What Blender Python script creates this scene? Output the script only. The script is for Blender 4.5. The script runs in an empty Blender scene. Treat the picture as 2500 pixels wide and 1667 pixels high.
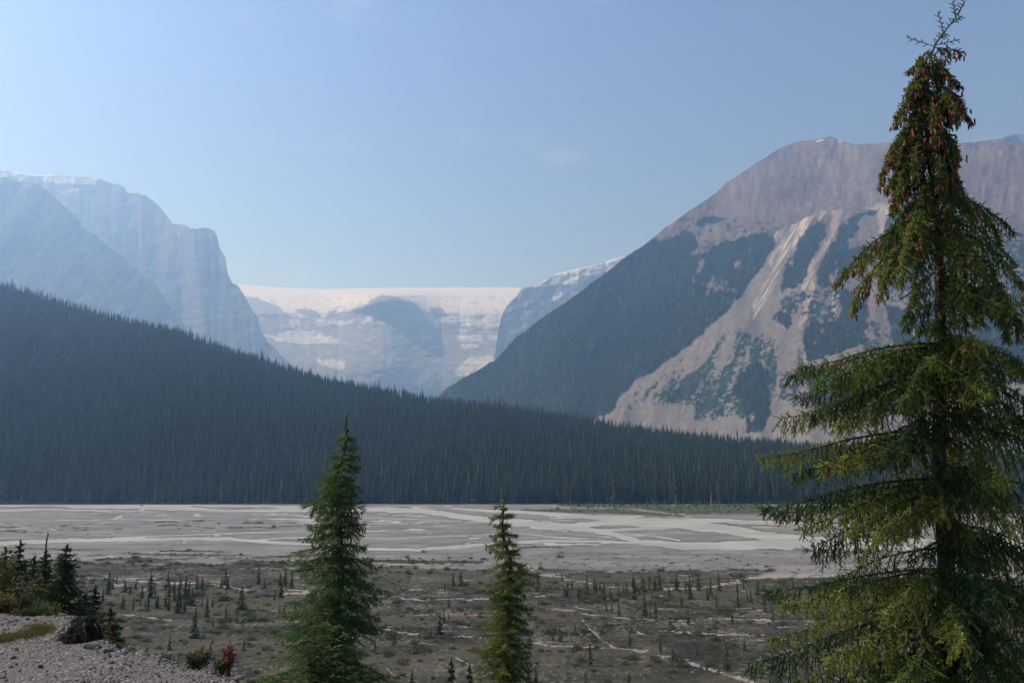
import bpy, math, random
import numpy as np
from mathutils import Vector

# ------------------------------------------------------------------ frame
F = 1944.0; CXP, CYP = 1250.0, 833.5
PITCH = math.radians(9.53); CP, SP = math.cos(PITCH), math.sin(PITCH)
CAMZ = 34.0
SUN_EL = math.radians(45.0); SUN_AZ = math.radians(-80.0)      # azimuth from +Y towards +X
RNG = np.random.default_rng(7)

sc = bpy.context.scene
COL = sc.collection

def at(px, py, Y):
    """the world point seen in direction (px, py) at distance Y down the valley"""
    px = np.asarray(px, float); py = np.asarray(py, float); Y = np.asarray(Y, float)
    a = (px - CXP) / F; b = (CYP - py) / F
    yc = CP - b * SP; zc = SP + b * CP
    return np.stack(np.broadcast_arrays(a * Y / yc, Y, CAMZ + Y * zc / yc), -1)

def ground_at(px, py, z=0.0):
    b = (CYP - np.asarray(py, float)) / F
    yc = CP - b * SP; zc = SP + b * CP
    Y = (z - CAMZ) * yc / zc
    return at(px, py, Y)

def elev(py):
    b = (CYP - np.asarray(py, float)) / F
    return (SP + b * CP) / (CP - b * SP)

# ------------------------------------------------------------------ noise
def _h(ix, iy, seed):
    n = (ix.astype(np.int64) * 374761393 + iy.astype(np.int64) * 668265263 + seed * 144665) & 0xffffffff
    n = ((n ^ (n >> 13)) * 1274126177) & 0xffffffff
    n = n ^ (n >> 16)
    return (n & 0xffffff) / float(0xffffff)

def vnoise(x, y, seed=0):
    x = np.asarray(x, float); y = np.asarray(y, float)
    ix = np.floor(x); iy = np.floor(y); fx = x - ix; fy = y - iy
    fx = fx * fx * fx * (fx * (fx * 6 - 15) + 10); fy = fy * fy * fy * (fy * (fy * 6 - 15) + 10)
    a = _h(ix, iy, seed); b = _h(ix + 1, iy, seed); c = _h(ix, iy + 1, seed); d = _h(ix + 1, iy + 1, seed)
    return (a + (b - a) * fx) * (1 - fy) + (c + (d - c) * fx) * fy

def fbm(x, y, o=5, seed=0, gain=0.5):
    s = 0; a = 1; t = 0
    for i in range(o):
        s = s + a * (vnoise(x, y, seed + i * 17) * 2 - 1); t += a
        a *= gain; x = x * 2.03 + 11.3; y = y * 2.03 + 5.7
    return s / t

def ridged(x, y, o=5, seed=0):
    s = 0; a = 1; t = 0
    for i in range(o):
        s = s + a * (1 - np.abs(vnoise(x, y, seed + i * 17) * 2 - 1) * 2); t += a
        a *= 0.5; x = x * 2.07 + 3.3; y = y * 2.07 + 7.7
    return s / t

def smooth(a, b, x):
    t = np.clip((np.asarray(x, float) - a) / (b - a), 0, 1)
    return t * t * (3 - 2 * t)

def inpoly(x, y, poly):
    x = np.asarray(x, float); y = np.asarray(y, float)
    r = np.zeros(x.shape, bool); n = len(poly)
    for i in range(n):
        x0, y0 = poly[i]; x1, y1 = poly[(i + 1) % n]
        if y0 == y1: continue
        c = ((y0 > y) != (y1 > y)) & (x < (x1 - x0) * (y - y0) / (y1 - y0) + x0)
        r ^= c
    return r

def lin(pts, x):
    pts = sorted(pts)
    return np.interp(x, [p[0] for p in pts], [p[1] for p in pts])

# ------------------------------------------------------------------ objects
def mesh_obj(name, verts, faces, mat, parent=None, attrs=None, smooth_shade=False, cattrs=None, fmat=None):
    """verts (n,3) ; faces: array (m,k) or list of such arrays of 3 or 4 corners"""
    me = bpy.data.meshes.new(name)
    verts = np.asarray(verts, np.float32)
    if not isinstance(faces, (list, tuple)): faces = [faces]
    faces = [np.asarray(f, np.int32) for f in faces if len(f)]
    nl = sum(f.size for f in faces); nf = sum(len(f) for f in faces)
    me.vertices.add(len(verts)); me.vertices.foreach_set('co', verts.ravel())
    me.loops.add(nl); me.loops.foreach_set('vertex_index', np.concatenate([f.ravel() for f in faces]))
    me.polygons.add(nf)
    tot = np.concatenate([np.full(len(f), f.shape[1], np.int32) for f in faces])
    st = np.concatenate([[0], np.cumsum(tot)[:-1]]).astype(np.int32)
    me.polygons.foreach_set('loop_start', st)
    me.update(calc_edges=True)
    if smooth_shade: me.polygons.foreach_set('use_smooth', np.ones(nf, bool))
    for k, v in (attrs or {}).items():
        a = me.attributes.new(k, 'FLOAT', 'POINT'); a.data.foreach_set('value', np.asarray(v, np.float32).ravel())
    for k, v in (cattrs or {}).items():
        a = me.attributes.new(k, 'FLOAT_VECTOR', 'POINT'); a.data.foreach_set('vector', np.asarray(v, np.float32).ravel())
    mats = mat if isinstance(mat, (list, tuple)) else [mat]
    for m in mats: me.materials.append(m)
    if fmat is not None: me.polygons.foreach_set('material_index', np.asarray(fmat, np.int32))
    me.validate()
    o = bpy.data.objects.new(name, me); COL.objects.link(o)
    if parent is not None: o.parent = parent
    return o

def grid_faces(nr, nc):
    r, c = np.meshgrid(np.arange(nr - 1), np.arange(nc - 1), indexing='ij')
    a = (r * nc + c).ravel()
    return np.stack([a, a + 1, a + nc + 1, a + nc], 1)

def empty(name, loc):
    o = bpy.data.objects.new(name, None); COL.objects.link(o); o.location = loc
    o.empty_display_size = 0.3
    return o

def tag(o, label=None, cat=None, group=None, kind=None):
    if label: o['label'] = label
    if cat: o['category'] = cat
    if group: o['group'] = group
    if kind: o['kind'] = kind
    return o

def copy_tree(o, parent=None):
    c = o.copy(); COL.objects.link(c)
    c.parent = parent
    for ch in o.children: copy_tree(ch, c)
    return c

# ------------------------------------------------------------------ materials
class NT:
    def __init__(s, name):
        s.m = bpy.data.materials.new(name); s.m.use_nodes = True
        s.t = s.m.node_tree; s.t.nodes.clear()
        s.out = s.t.nodes.new('ShaderNodeOutputMaterial')
    def n(s, typ, **kw):
        nd = s.t.nodes.new(typ)
        for k, v in kw.items():
            if k.startswith('i_'):
                nd.inputs[int(k[2:]) if k[2:].isdigit() else k[2:].replace('_', ' ')].default_value = v
            else: setattr(nd, k, v)
        return nd
    def l(s, a, b): s.t.links.new(a, b)
    def put(s, sock, v):
        if hasattr(v, 'is_output'): s.l(v, sock)
        else: sock.default_value = v
    def coord(s): return s.n('ShaderNodeNewGeometry').outputs['Position']
    def obj(s): return s.n('ShaderNodeTexCoord').outputs['Object']
    def attr(s, name): return s.n('ShaderNodeAttribute', attribute_name=name).outputs['Fac']
    def attrv(s, name): return s.n('ShaderNodeAttribute', attribute_name=name).outputs['Vector']
    def noise(s, vec, scale=1.0, detail=4, rough=0.55, dist=0.0, sc3=None):
        if sc3 is not None:
            mp = s.n('ShaderNodeMapping'); s.l(vec, mp.inputs[0]); mp.inputs['Scale'].default_value = sc3; vec = mp.outputs[0]
        nd = s.n('ShaderNodeTexNoise'); s.l(vec, nd.inputs['Vector'])
        nd.inputs['Scale'].default_value = scale; nd.inputs['Detail'].default_value = detail
        nd.inputs['Roughness'].default_value = rough; nd.inputs['Distortion'].default_value = dist
        return nd.outputs['Fac']
    def voro(s, vec, scale=1.0, out='Distance', sc3=None, rnd=1.0):
        if sc3 is not None:
            mp = s.n('ShaderNodeMapping'); s.l(vec, mp.inputs[0]); mp.inputs['Scale'].default_value = sc3; vec = mp.outputs[0]
        nd = s.n('ShaderNodeTexVoronoi'); s.l(vec, nd.inputs['Vector']); nd.inputs['Scale'].default_value = scale
        nd.inputs['Randomness'].default_value = rnd
        return nd.outputs[out]
    def ramp(s, fac, lo, hi, a=0.0, b=1.0):
        nd = s.n('ShaderNodeMapRange'); nd.interpolation_type = 'SMOOTHSTEP'
        s.put(nd.inputs['Value'], fac); s.put(nd.inputs['From Min'], lo); s.put(nd.inputs['From Max'], hi)
        s.put(nd.inputs['To Min'], a); s.put(nd.inputs['To Max'], b)
        return nd.outputs[0]
    def math(s, op, a, b=0.0, c=None):
        nd = s.n('ShaderNodeMath', operation=op); s.put(nd.inputs[0], a); s.put(nd.inputs[1], b)
        if c is not None: s.put(nd.inputs[2], c)
        return nd.outputs[0]
    def mix(s, fac, a, b, blend='MIX'):
        nd = s.n('ShaderNodeMix', data_type='RGBA', blend_type=blend)
        s.put(nd.inputs[0], fac)
        for i, v in ((6, a), (7, b)):
            if hasattr(v, 'is_output'): s.l(v, nd.inputs[i])
            else: nd.inputs[i].default_value = (v[0], v[1], v[2], 1)
        return nd.outputs[2]
    def bump(s, h, strength=0.5, dist=1.0, normal=None):
        nd = s.n('ShaderNodeBump'); s.l(h, nd.inputs['Height']); nd.inputs['Strength'].default_value = strength
        nd.inputs['Distance'].default_value = dist
        if normal is not None: s.l(normal, nd.inputs['Normal'])
        return nd.outputs[0]
    def principled(s, color, rough=0.9, spec=0.2, normal=None, trans=None):
        p = s.n('ShaderNodeBsdfPrincipled')
        if hasattr(color, 'is_output'): s.l(color, p.inputs['Base Color'])
        else: p.inputs['Base Color'].default_value = (*color, 1)
        s.put(p.inputs['Roughness'], rough); s.put(p.inputs['Specular IOR Level'], spec)
        if normal is not None: s.l(normal, p.inputs['Normal'])
        o = p.outputs[0]
        if trans:
            tr = s.n('ShaderNodeBsdfTranslucent')
            if hasattr(color, 'is_output'): s.l(color, tr.inputs['Color'])
            else: tr.inputs['Color'].default_value = (*color, 1)
            mx = s.n('ShaderNodeMixShader'); mx.inputs[0].default_value = trans
            s.l(p.outputs[0], mx.inputs[1]); s.l(tr.outputs[0], mx.inputs[2]); o = mx.outputs[0]
        s.l(o, s.out.inputs['Surface'])
        return s.m
    def objrand(s): return s.n('ShaderNodeObjectInfo').outputs['Random']

# ------------------------------------------------------------------ camera
cam = bpy.data.cameras.new('camera'); camo = bpy.data.objects.new('camera', cam); COL.objects.link(camo)
camo.location = (0, 0, CAMZ); camo.rotation_euler = (math.pi / 2 + PITCH, 0, 0)
cam.sensor_width = 36; cam.lens = F / 2500 * 36; cam.clip_start = 0.05; cam.clip_end = 60000
sc.camera = camo

# ------------------------------------------------------------------ light and air
w = bpy.data.worlds.new('World'); sc.world = w; w.use_nodes = True
wt = w.node_tree; wt.nodes.clear()
sky = wt.nodes.new('ShaderNodeTexSky'); sky.sky_type = 'NISHITA'; sky.sun_disc = False
sky.sun_elevation = SUN_EL; sky.sun_rotation = SUN_AZ
sky.altitude = 1500; sky.air_density = 1.0; sky.dust_density = 1.3; sky.ozone_density = 2.0
bg = wt.nodes.new('ShaderNodeBackground'); bg.inputs[1].default_value = 0.110
# thin wisps of high cloud
tc = wt.nodes.new('ShaderNodeTexCoord')
mp = wt.nodes.new('ShaderNodeMapping'); mp.inputs['Scale'].default_value = (3.6, 3.6, 9.0)
ns = wt.nodes.new('ShaderNodeTexNoise'); ns.inputs['Scale'].default_value = 2.1; ns.inputs['Detail'].default_value = 7; ns.inputs['Roughness'].default_value = 0.55
mr = wt.nodes.new('ShaderNodeMapRange'); mr.inputs['From Min'].default_value = 0.60; mr.inputs['From Max'].default_value = 0.82; mr.inputs['To Max'].default_value = 0.13
mx = wt.nodes.new('ShaderNodeMix'); mx.data_type = 'RGBA'
wo = wt.nodes.new('ShaderNodeOutputWorld')
L = wt.links.new
L(tc.outputs['Generated'], mp.inputs[0]); L(mp.outputs[0], ns.inputs['Vector']); L(ns.outputs['Fac'], mr.inputs['Value'])
tn = wt.nodes.new('ShaderNodeMix'); tn.data_type = 'RGBA'; tn.blend_type = 'MULTIPLY'; tn.inputs[0].default_value = 1.0
L(sky.outputs[0], tn.inputs[6]); tn.inputs[7].default_value = (1.05, 0.995, 1.11, 1)   # sky colour shifted a little towards blue and red
L(mr.outputs[0], mx.inputs[0]); L(tn.outputs[2], mx.inputs[6]); mx.inputs[7].default_value = (11, 10.5, 11, 1)
L(mx.outputs[2], bg.inputs[0]); L(bg.outputs[0], wo.inputs['Surface'])

sun = bpy.data.lights.new('sun', 'SUN'); suno = bpy.data.objects.new('sun', sun); COL.objects.link(suno)
sun.energy = 5.0; sun.angle = math.radians(0.5); sun.color = (1.0, 0.968, 0.97)
sd = Vector((math.sin(SUN_AZ) * math.cos(SUN_EL), math.cos(SUN_AZ) * math.cos(SUN_EL), math.sin(SUN_EL)))
suno.rotation_euler = (-sd).to_track_quat('-Z', 'Y').to_euler()
suno.location = (-50, 20, 120)

sc.view_settings.view_transform = 'Standard'; sc.view_settings.look = 'None'
sc.view_settings.exposure = EXPOSURE = 0.26; sc.view_settings.gamma = 1.0
cy = sc.cycles
cy.max_bounces = 5; cy.diffuse_bounces = 2; cy.glossy_bounces = 2; cy.transmission_bounces = 2
cy.transparent_max_bounces = 8; cy.volume_bounces = 1
cy.use_denoising = True

def haze_box():
    m = NT('smoke_haze')
    p = m.n('ShaderNodeVolumePrincipled')
    p.inputs['Color'].default_value = HAZE_COL; p.inputs['Density'].default_value = HAZE_DEN
    p.inputs['Absorption Color'].default_value = (1, 1, 1, 1)
    p.inputs['Anisotropy'].default_value = HAZE_G
    m.l(p.outputs[0], m.out.inputs['Volume'])
    x0, x1, y0, y1, z0, z1 = -14000, 14000, -1500, 17000, -4.0, 4000
    v = [(x, y, z) for z in (z0, z1) for y in (y0, y1) for x in (x0, x1)]
    f = [(0, 2, 3, 1), (4, 5, 7, 6), (0, 1, 5, 4), (2, 6, 7, 3), (0, 4, 6, 2), (1, 3, 7, 5)]
    o = mesh_obj('haze', v, np.array(f), m.m)
    tag(o, kind='stuff')
HAZE_COL = (0.29, 0.52, 1.0, 1); HAZE_DEN = 0.000126; HAZE_G = 0.50
haze_box()
# ================================================================== mountains
C1 = lambda P: [(x / 2.613, 350 + y / 2.613) for x, y in P]
C2 = lambda P: [(550 + x / 2.613, 600 + y / 2.613) for x, y in P]
C3 = lambda P: [(1350 + x / 1.96, 300 + y / 1.96) for x, y in P]

def any_poly(px, py, polys, jit=0.0, seed=0, fx=9.0, fy=9.0):
    if jit:
        jx = fbm(px / fx, py / fy, 5, seed, 0.72) * jit * 1.5; jy = fbm(px / fx + 50, py / fy, 5, seed + 5, 0.72) * jit * 1.5
        px = px + jx; py = py + jy
    r = np.zeros(np.shape(px), bool)
    for p in polys: r |= inpoly(px, py, p)
    return r

def sheet(name, skyline, px0, px1, step, base, Yfun, nrow, mat, attrfun, rough=1.2, back=900.0, seed=0):
    """a mountain: its face from the valley up to the ridge, and its far side down again"""
    px = np.arange(px0, px1 + step, step)
    sk = lin(skyline, px) + fbm(px / 13.0, px * 0 + seed, 4, seed) * rough * 2
    bs = lin(base, px) if isinstance(base, list) else np.full(px.shape, float(base))
    t = np.linspace(0, 1, nrow)[:, None]
    PY = bs + (np.minimum(sk, bs - 1) - bs) * t
    PX = np.broadcast_to(px, PY.shape)
    Y = Yfun(PX, PY)
    V = at(PX, PY, Y)
    nb = 14
    top = V[-1]; rows = []
    for i in range(1, nb + 1):
        s = i / nb
        y = top[:, 1] + back * s * (1 + 0.15 * fbm(px / 60, px * 0 + i, 3, seed + 3))
        z = top[:, 2] * (1 - s) ** 1.1 - 2 * s - 6 * s * (1 - s)
        x = top[:, 0] * (1 + (y - top[:, 1]) / top[:, 1])
        rows.append(np.stack([x, y, z], -1))
    V = np.concatenate([V, np.array(rows)], 0)
    A = attrfun(PX, PY)
    A = {k: np.concatenate([v, np.repeat(v[-1:], nb, 0)], 0) for k, v in A.items()}
    o = mesh_obj(name, V.reshape(-1, 3), grid_faces(V.shape[0], V.shape[1]), mat, attrs=A, smooth_shade=True)
    tag(o, kind='structure')
    return o

def mountain_mat(name, rock, scree, forest=(0.014, 0.026, 0.017), snow=(0.60, 0.58, 0.575), ks=1.0, bump=0.45):
    m = NT(name); p = m.coord()
    n1 = m.noise(p, 0.004 * ks, 8, 0.6); n2 = m.noise(p, 0.03 * ks, 6, 0.6); n3 = m.noise(p, 0.02, 5, 0.6, sc3=(1, 1, 4))
    c = m.mix(m.ramp(n1, 0.35, 0.65), rock, [v * 1.25 for v in rock])
    c = m.mix(m.attr('scree'), c, scree)
    c = m.mix(m.ramp(n2, 0.35, 0.7, 0, 0.5), c, m.mix(0.5, c, (0.09, 0.08, 0.08)))
    c = m.mix(m.ramp(n3, 0.5, 0.75, 0, 0.35), c, [v * 1.5 for v in scree])
    c = m.mix(m.attr('bright'), c, (0.44, 0.38, 0.32))
    fo = m.mix(m.ramp(m.noise(p, 0.03, 4), 0.35, 0.65), forest, [v * 1.7 for v in forest])
    c = m.mix(m.attr('forest'), c, fo)
    sn = m.mix(m.ramp(m.noise(p, 0.012, 6, 0.65, sc3=(1, 1, 3)), 0.35, 0.7), snow, [v * 0.78 for v in snow])
    c = m.mix(m.attr('snow'), c, sn)
    h = m.math('ADD', m.math('MULTIPLY', n1, 1.5), m.noise(p, 0.05, 6, 0.65, sc3=(1, 0.35, 0.35)))
    b = m.bump(h, bump, 6.0)
    return m.principled(c, 0.95, 0.1, b)

# ---- right mountain with its landslide fan
RM_SKY = [(1000, 1020), (1084, 951), (1127, 925), (1212, 877), (1254, 829), (1318, 781), (1403, 723), (1488, 659), (1529, 627), (1569, 601),
          (1595, 581), (1626, 555), (1666, 527), (1707, 499), (1748, 471), (1768, 450), (1799, 430), (1830, 410), (1855, 392), (1891, 371),
          (1916, 356), (1937, 347), (1988, 341), (2008, 337), (2026, 334), (2039, 337), (2049, 345), (2095, 353), (2141, 350), (2176, 349),
          (2250, 352), (2320, 350), (2391, 347), (2413, 342), (2440, 342), (2500, 352), (2700, 380), (3000, 350), (3400, 420), (3700, 600)]
RM_YB = [(700, 3900), (1080, 3350), (1400, 2850), (1800, 2500), (2200, 2250), (2500, 2150), (3700, 2000)]

def RM_Y(px, py):
    k = elev(py)
    yb = lin(RM_YB, px)
    s = 0.88
    Y = yb / (1 - np.clip(k, -0.05, 0.6) / s)
    g = ridged(px / 95.0 + (py - 700) / 420.0, py / 330.0, 4, 3)           # ribs and gullies running down the face
    g2 = fbm(px / 26.0 + py / 160, py / 60.0, 5, 9)
    hi = smooth(760, 480, py)
    big = fbm(px / 260.0, py / 260.0, 3, 21)
    # the fan bulges towards the valley, its flanks fall back
    fx = 1850 - (py - 700) * 0.45
    fan = np.exp(-((px - fx) / (120 + np.maximum(py - 640, 0) * 0.55)) ** 2) * smooth(600, 900, py)
    rel = 0.0045 * g + 0.0028 * g2 + 0.024 * big + 0.0015 * hi * fbm(px / 9, py / 9, 4, 33) - 0.03 * fan
    fade = smooth(1190, 1120, py)
    return Y * (1 - rel * fade)

F1 = C3([(-900, 1750), (-700, 1500), (-300, 1020), (0, 880), (100, 800), (250, 700), (350, 630), (430, 585), (470, 560), (540, 560), (640, 510), (680, 545), (700, 605), (760, 590),
         (860, 560), (960, 530), (1045, 515), (1060, 550), (1060, 590), (1030, 640), (980, 720), (930, 780), (880, 850), (820, 910), (750, 970),
         (690, 1030), (640, 1080), (560, 1130), (480, 1190), (400, 1230), (370, 1270), (310, 1320), (290, 1380), (200, 1410), (0, 1560), (0, 1750)])
RMF = [F1,
       C3([(675, 490), (700, 460), (760, 447), (820, 455), (780, 480), (700, 500)]),
       C3([(1185, 560), (1215, 515), (1250, 490), (1290, 475), (1308, 490), (1300, 540), (1270, 600), (1240, 650), (1215, 700), (1195, 760), (1150, 790), (1095, 805), (1100, 740), (1115, 680), (1150, 620)]),
       C3([(1300, 640), (1340, 560), (1380, 490), (1430, 450), (1480, 430), (1560, 418), (1545, 440), (1480, 450), (1460, 500), (1440, 550), (1400, 570), (1420, 600), (1490, 590), (1500, 640), (1440, 660), (1400, 720), (1360, 780), (1290, 790), (1255, 770), (1270, 700)]),
       C3([(1590, 560), (1590, 480), (1620, 410), (1680, 390), (1750, 330), (1800, 420), (1780, 700), (1700, 760), (1640, 640)]),
       C3([(1050, 930), (1070, 905), (1130, 900), (1140, 960), (1130, 985), (1085, 960)]),
       C3([(1215, 950), (1240, 930), (1300, 960), (1350, 960), (1380, 900), (1370, 800), (1420, 800), (1500, 870), (1510, 920), (1505, 1050), (1420, 1080), (1215, 1150), (1200, 1080), (1200, 1000)]),
       C3([(1590, 870), (1700, 900), (1900, 850), (2400, 800), (4000, 760), (4000, 1250), (1800, 1250), (1620, 1030), (1610, 960)]),
       C3([(930, 1160), (980, 1145), (1030, 1180), (1040, 1250), (1035, 1400), (1000, 1480), (930, 1490), (920, 1400), (900, 1320), (850, 1290), (880, 1230)]),
       C3([(1200, 1160), (1300, 1180), (1400, 1200), (1500, 1150), (1764, 1100), (1900, 1200), (1764, 1400), (1500, 1380), (1300, 1370), (1230, 1330), (1215, 1240)])]
RMS = [C3([(840, 970), (1000, 1010), (1100, 1030), (1190, 1090), (1200, 1180), (1180, 1350), (1000, 1400), (800, 1400), (690, 1430), (680, 1350), (540, 1340), (400, 1330), (330, 1400), (310, 1350), (480, 1230), (600, 1130), (700, 1080)]),
       C3([(1500, 960), (1620, 940), (1640, 1080), (1500, 1100)]),
       C3([(1560, 640), (1764, 560), (1900, 560), (2500, 500), (4000, 500), (4000, 800), (1764, 900), (1600, 850)]),
       C3([(1100, 820), (1200, 800), (1380, 800), (1350, 960), (1100, 900)])]
RMB = [C3([(1060, 520), (1100, 510), (1160, 480), (1290, 415), (1310, 430), (1250, 480), (1210, 520), (1170, 560), (1130, 640), (1100, 690), (1070, 760), (1020, 850), (960, 940), (955, 880), (985, 810), (1000, 770), (1050, 680), (1030, 660), (1075, 590)]),
       C3([(1340, 420), (1390, 405), (1370, 480), (1330, 560), (1290, 640), (1250, 700), (1250, 800), (1220, 920), (1190, 1000), (1170, 980), (1200, 880), (1190, 790), (1210, 700), (1260, 640), (1310, 560), (1330, 490)]),
       C3([(1470, 410), (1560, 390), (1625, 375), (1600, 440), (1580, 520), (1585, 560), (1560, 560), (1560, 480), (1540, 415)]),
       C3([(1380, 620), (1395, 625), (1385, 700), (1365, 750), (1350, 740)]),
       C3([(1340, 800), (1370, 800), (1350, 950), (1325, 960)]),
       C3([(1185, 1050), (1200, 1140), (1210, 1150), (1200, 1060)])]
FANP = C3([(1060, 560), (1200, 560), (1190, 1000), (1230, 1500), (1400, 1600), (100, 1600), (200, 1410), (310, 1320), (480, 1190), (700, 1030), (880, 850), (1030, 640)])

def rm_forest(px, py):
    f = any_poly(px, py, RMF, 7, 41, 16, 16)
    # clearings and rocky ribs inside the wood
    hole = (fbm(px / 22 + py / 70, py / 34, 4, 77) > 0.48) & (px > 1690)
    hole |= any_poly(px, py, [C3([(700, 790), (760, 740), (830, 750), (850, 800), (760, 800)]), C3([(640, 620), (730, 590), (760, 600), (680, 640)])], 8, 5, 9, 9) & (fbm(px / 6, py / 6, 3, 8) > -0.1)
    f = f & ~hole
    # bushes scattered in strings down the scree
    gx = (px - (1850 - (py - 700) * 0.5)) / (40 + (py - 620) * 0.35)
    strings = fbm(gx * 5.2, py / 95.0, 3, 13) + 0.55 * fbm(px / 5.0, py / 3.5, 3, 14)
    s = any_poly(px, py, RMS[:2], 14, 6, 20, 20) & (strings > 0.06)
    s |= any_poly(px, py, RMS[2:], 14, 6, 20, 20) & (fbm(px / 9, py / 7, 5, 15, 0.65) > -0.10)
    # thin cover of krummholz above the wood
    s |= (fbm(px / 14, py / 6, 4, 18) > 0.33) & (py < 610) & (py > 530) & (px < 1900) & (px > 1560)
    return f, s

def rm_attr(px, py):
    f, s = rm_forest(px, py)
    st = fbm((px + (py - 600) * 0.62) / 3.2, py / 45.0, 4, 51)
    b = any_poly(px, py, RMB[:1], 4, 61, 8, 20) * smooth(-0.25, 0.45, st) * 1.0
    b = np.maximum(b, any_poly(px, py, RMB[1:], 3, 62, 8, 20) * 0.60 * smooth(-0.6, 0.4, st))
    hs = smooth(0.0, 0.6, fbm(px / 7.0, py / 42.0, 5, 52, 0.65)) * 0.20 * smooth(620, 480, py) + smooth(0.1, 0.5, fbm(px / 6.0, py / 4.0, 4, 57, 0.7)) * 0.16
    sn = inpoly(px, py, C4P([(355, 637), (375, 627), (392, 626), (386, 633), (362, 640)])) | inpoly(px, py, C4P([(450, 634), (470, 638), (470, 643), (452, 640)]))
    scr = np.maximum(inpoly(px, py, FANP) * 0.8, smooth(620, 900, py) * 0.35)
    scr = np.maximum(scr, 0.25 + 0.75 * fbm(px / 40, py / 34, 5, 55, 0.65))
    scr = scr + 0.35 * fbm((px + (py - 700) * 0.5) / 4.0, py / 30.0, 4, 58, 0.6) * smooth(560, 700, py)
    return {'forest': np.maximum(f * 1.0, s * 1.0), 'scree': np.clip(scr, 0, 1), 'bright': np.clip(b + hs, 0, 1), 'snow': sn * 1.0}
C4P = lambda P: [(1800 + x / 1.844, y / 1.844) for x, y in P]

M_RM = mountain_mat('mountain_rock_warm', (0.090, 0.072, 0.072), (0.163, 0.152, 0.140))
sheet('mountain', RM_SKY, 1000, 3700, 3.5, 1192, RM_Y, 300, M_RM, rm_attr, 1.3, 1500, 2)

# ---- peak that shows behind the right mountain
def flat_attr(forest=0, scree=0.3):
    return lambda px, py: {'forest': px * 0 + forest, 'scree': px * 0 + scree, 'bright': px * 0, 'snow': px * 0}
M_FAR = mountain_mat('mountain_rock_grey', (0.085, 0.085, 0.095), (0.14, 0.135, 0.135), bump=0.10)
sheet('mountain', [(2300, 420), (2400, 350), (2451, 336), (2478, 327), (2500, 325), (2600, 300), (2800, 340), (3300, 500)], 2300, 3300, 8, 700,
      lambda px, py: (8400 + (px * 0) - (py - 300) * 3) * (1 + 0.02 * fbm(px / 30, py / 30, 4, 4)), 60, M_FAR, flat_attr(), 1.5, 900, 5)

# ---- left walls
L1_SKY = [(-1400, 560), (-900, 470), (-500, 400), (-200, 420), (-60, 445), (0, 432), (11, 430), (42, 444), (57, 440), (92, 449), (115, 465), (153, 499), (195, 536), (199, 555), (237, 576),
          (268, 606), (298, 625), (318, 652), (333, 654), (356, 679), (383, 698), (406, 736), (444, 786), (500, 870), (560, 950), (640, 1060), (720, 1185)]
def L1_Y(px, py):
    k = elev(py)
    Y = (5200 + (px - 0) * 1.8) / (1 - np.clip(k, -0.05, 0.6) / 1.25)
    return Y * (1 + 0.0035 * ridged(px / 80 + py / 120, py / 260, 4, 8) + 0.002 * fbm(px / 20, py / 14, 5, 9))
def L1_A(px, py):
    tal = smooth(0.0, 0.5, fbm((px - py * 0.9) / 30, (px + py) / 220, 4, 81)) * smooth(560, 700, py)
    return {'forest': px * 0, 'scree': np.clip(tal * 0.8, 0, 1), 'bright': tal * 0.10, 'snow': px * 0}
sheet('mountain', L1_SKY, -1400, 720, 4, 1190, L1_Y, 200, M_FAR, L1_A, 1.6, 1500, 11)

L2_SKY = [(-1600, 500), (-600, 330), (0, 413), (34, 420), (73, 426), (149, 428), (207, 430), (241, 436), (268, 444), (298, 455), (337, 472), (356, 478), (383, 499), (402, 518), (419, 545),
          (425, 548), (452, 549), (467, 557), (509, 557), (524, 564), (530, 580), (536, 606), (551, 629), (555, 668), (568, 692), (582, 698), (597, 723), (612, 748),
          (628, 771), (635, 802), (650, 830), (700, 880), (760, 950), (860, 1060), (960, 1185)]
def L2_Y(px, py):
    k = elev(py)
    Y = (7200 + px * 0.6) / (1 - np.clip(k, -0.05, 0.6) / 1.9)
    but = 0.012 * smooth(-20, 40, px - 430 - (py - 550) * 0.15)                     # the right buttress stands a little forward
    return Y * (1 - but + 0.0045 * ridged(px / 70 + 3, py / 300, 4, 18) + 0.0018 * fbm(px / 30, py / 9, 5, 19))
L2S = [C1([(-40, 160), (90, 180), (290, 196), (390, 203), (540, 207), (635, 222), (600, 262), (400, 258), (290, 245), (200, 205), (130, 240), (60, 195), (-40, 178)]),
       C1([(765, 270), (840, 295), (900, 322), (780, 308)]), C1([(375, 318), (440, 295), (500, 288), (515, 300), (400, 320)]),
       C1([(395, 378), (430, 375), (435, 390), (405, 388)]), C1([(1120, 560), (1150, 590), (1140, 570)]), C1([(1195, 535), (1225, 540), (1205, 545)]),
       C1([(480, 320), (500, 320), (495, 332)]), C1([(640, 222), (700, 243), (760, 268), (700, 250)])]
def L2_A(px, py):
    s = any_poly(px, py, L2S, 2.5, 90, 6, 3) * 1.0
    s = np.maximum(s, (px < 20) * smooth(455, 425, py))
    s *= (0.55 + 0.45 * smooth(-0.2, 0.2, fbm(px / 9, py / 5, 3, 91)))
    return {'forest': px * 0, 'scree': px * 0 + 0.3 * smooth(-0.1, 0.5, fbm(px / 18, py / 60, 4, 92)), 'bright': px * 0, 'snow': s}
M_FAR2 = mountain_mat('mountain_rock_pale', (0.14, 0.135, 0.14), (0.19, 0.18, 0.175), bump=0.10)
sheet('mountain', L2_SKY, -1600, 960, 3, 1190, L2_Y, 240, M_FAR2, L2_A, 1.3, 1800, 14)

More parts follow.
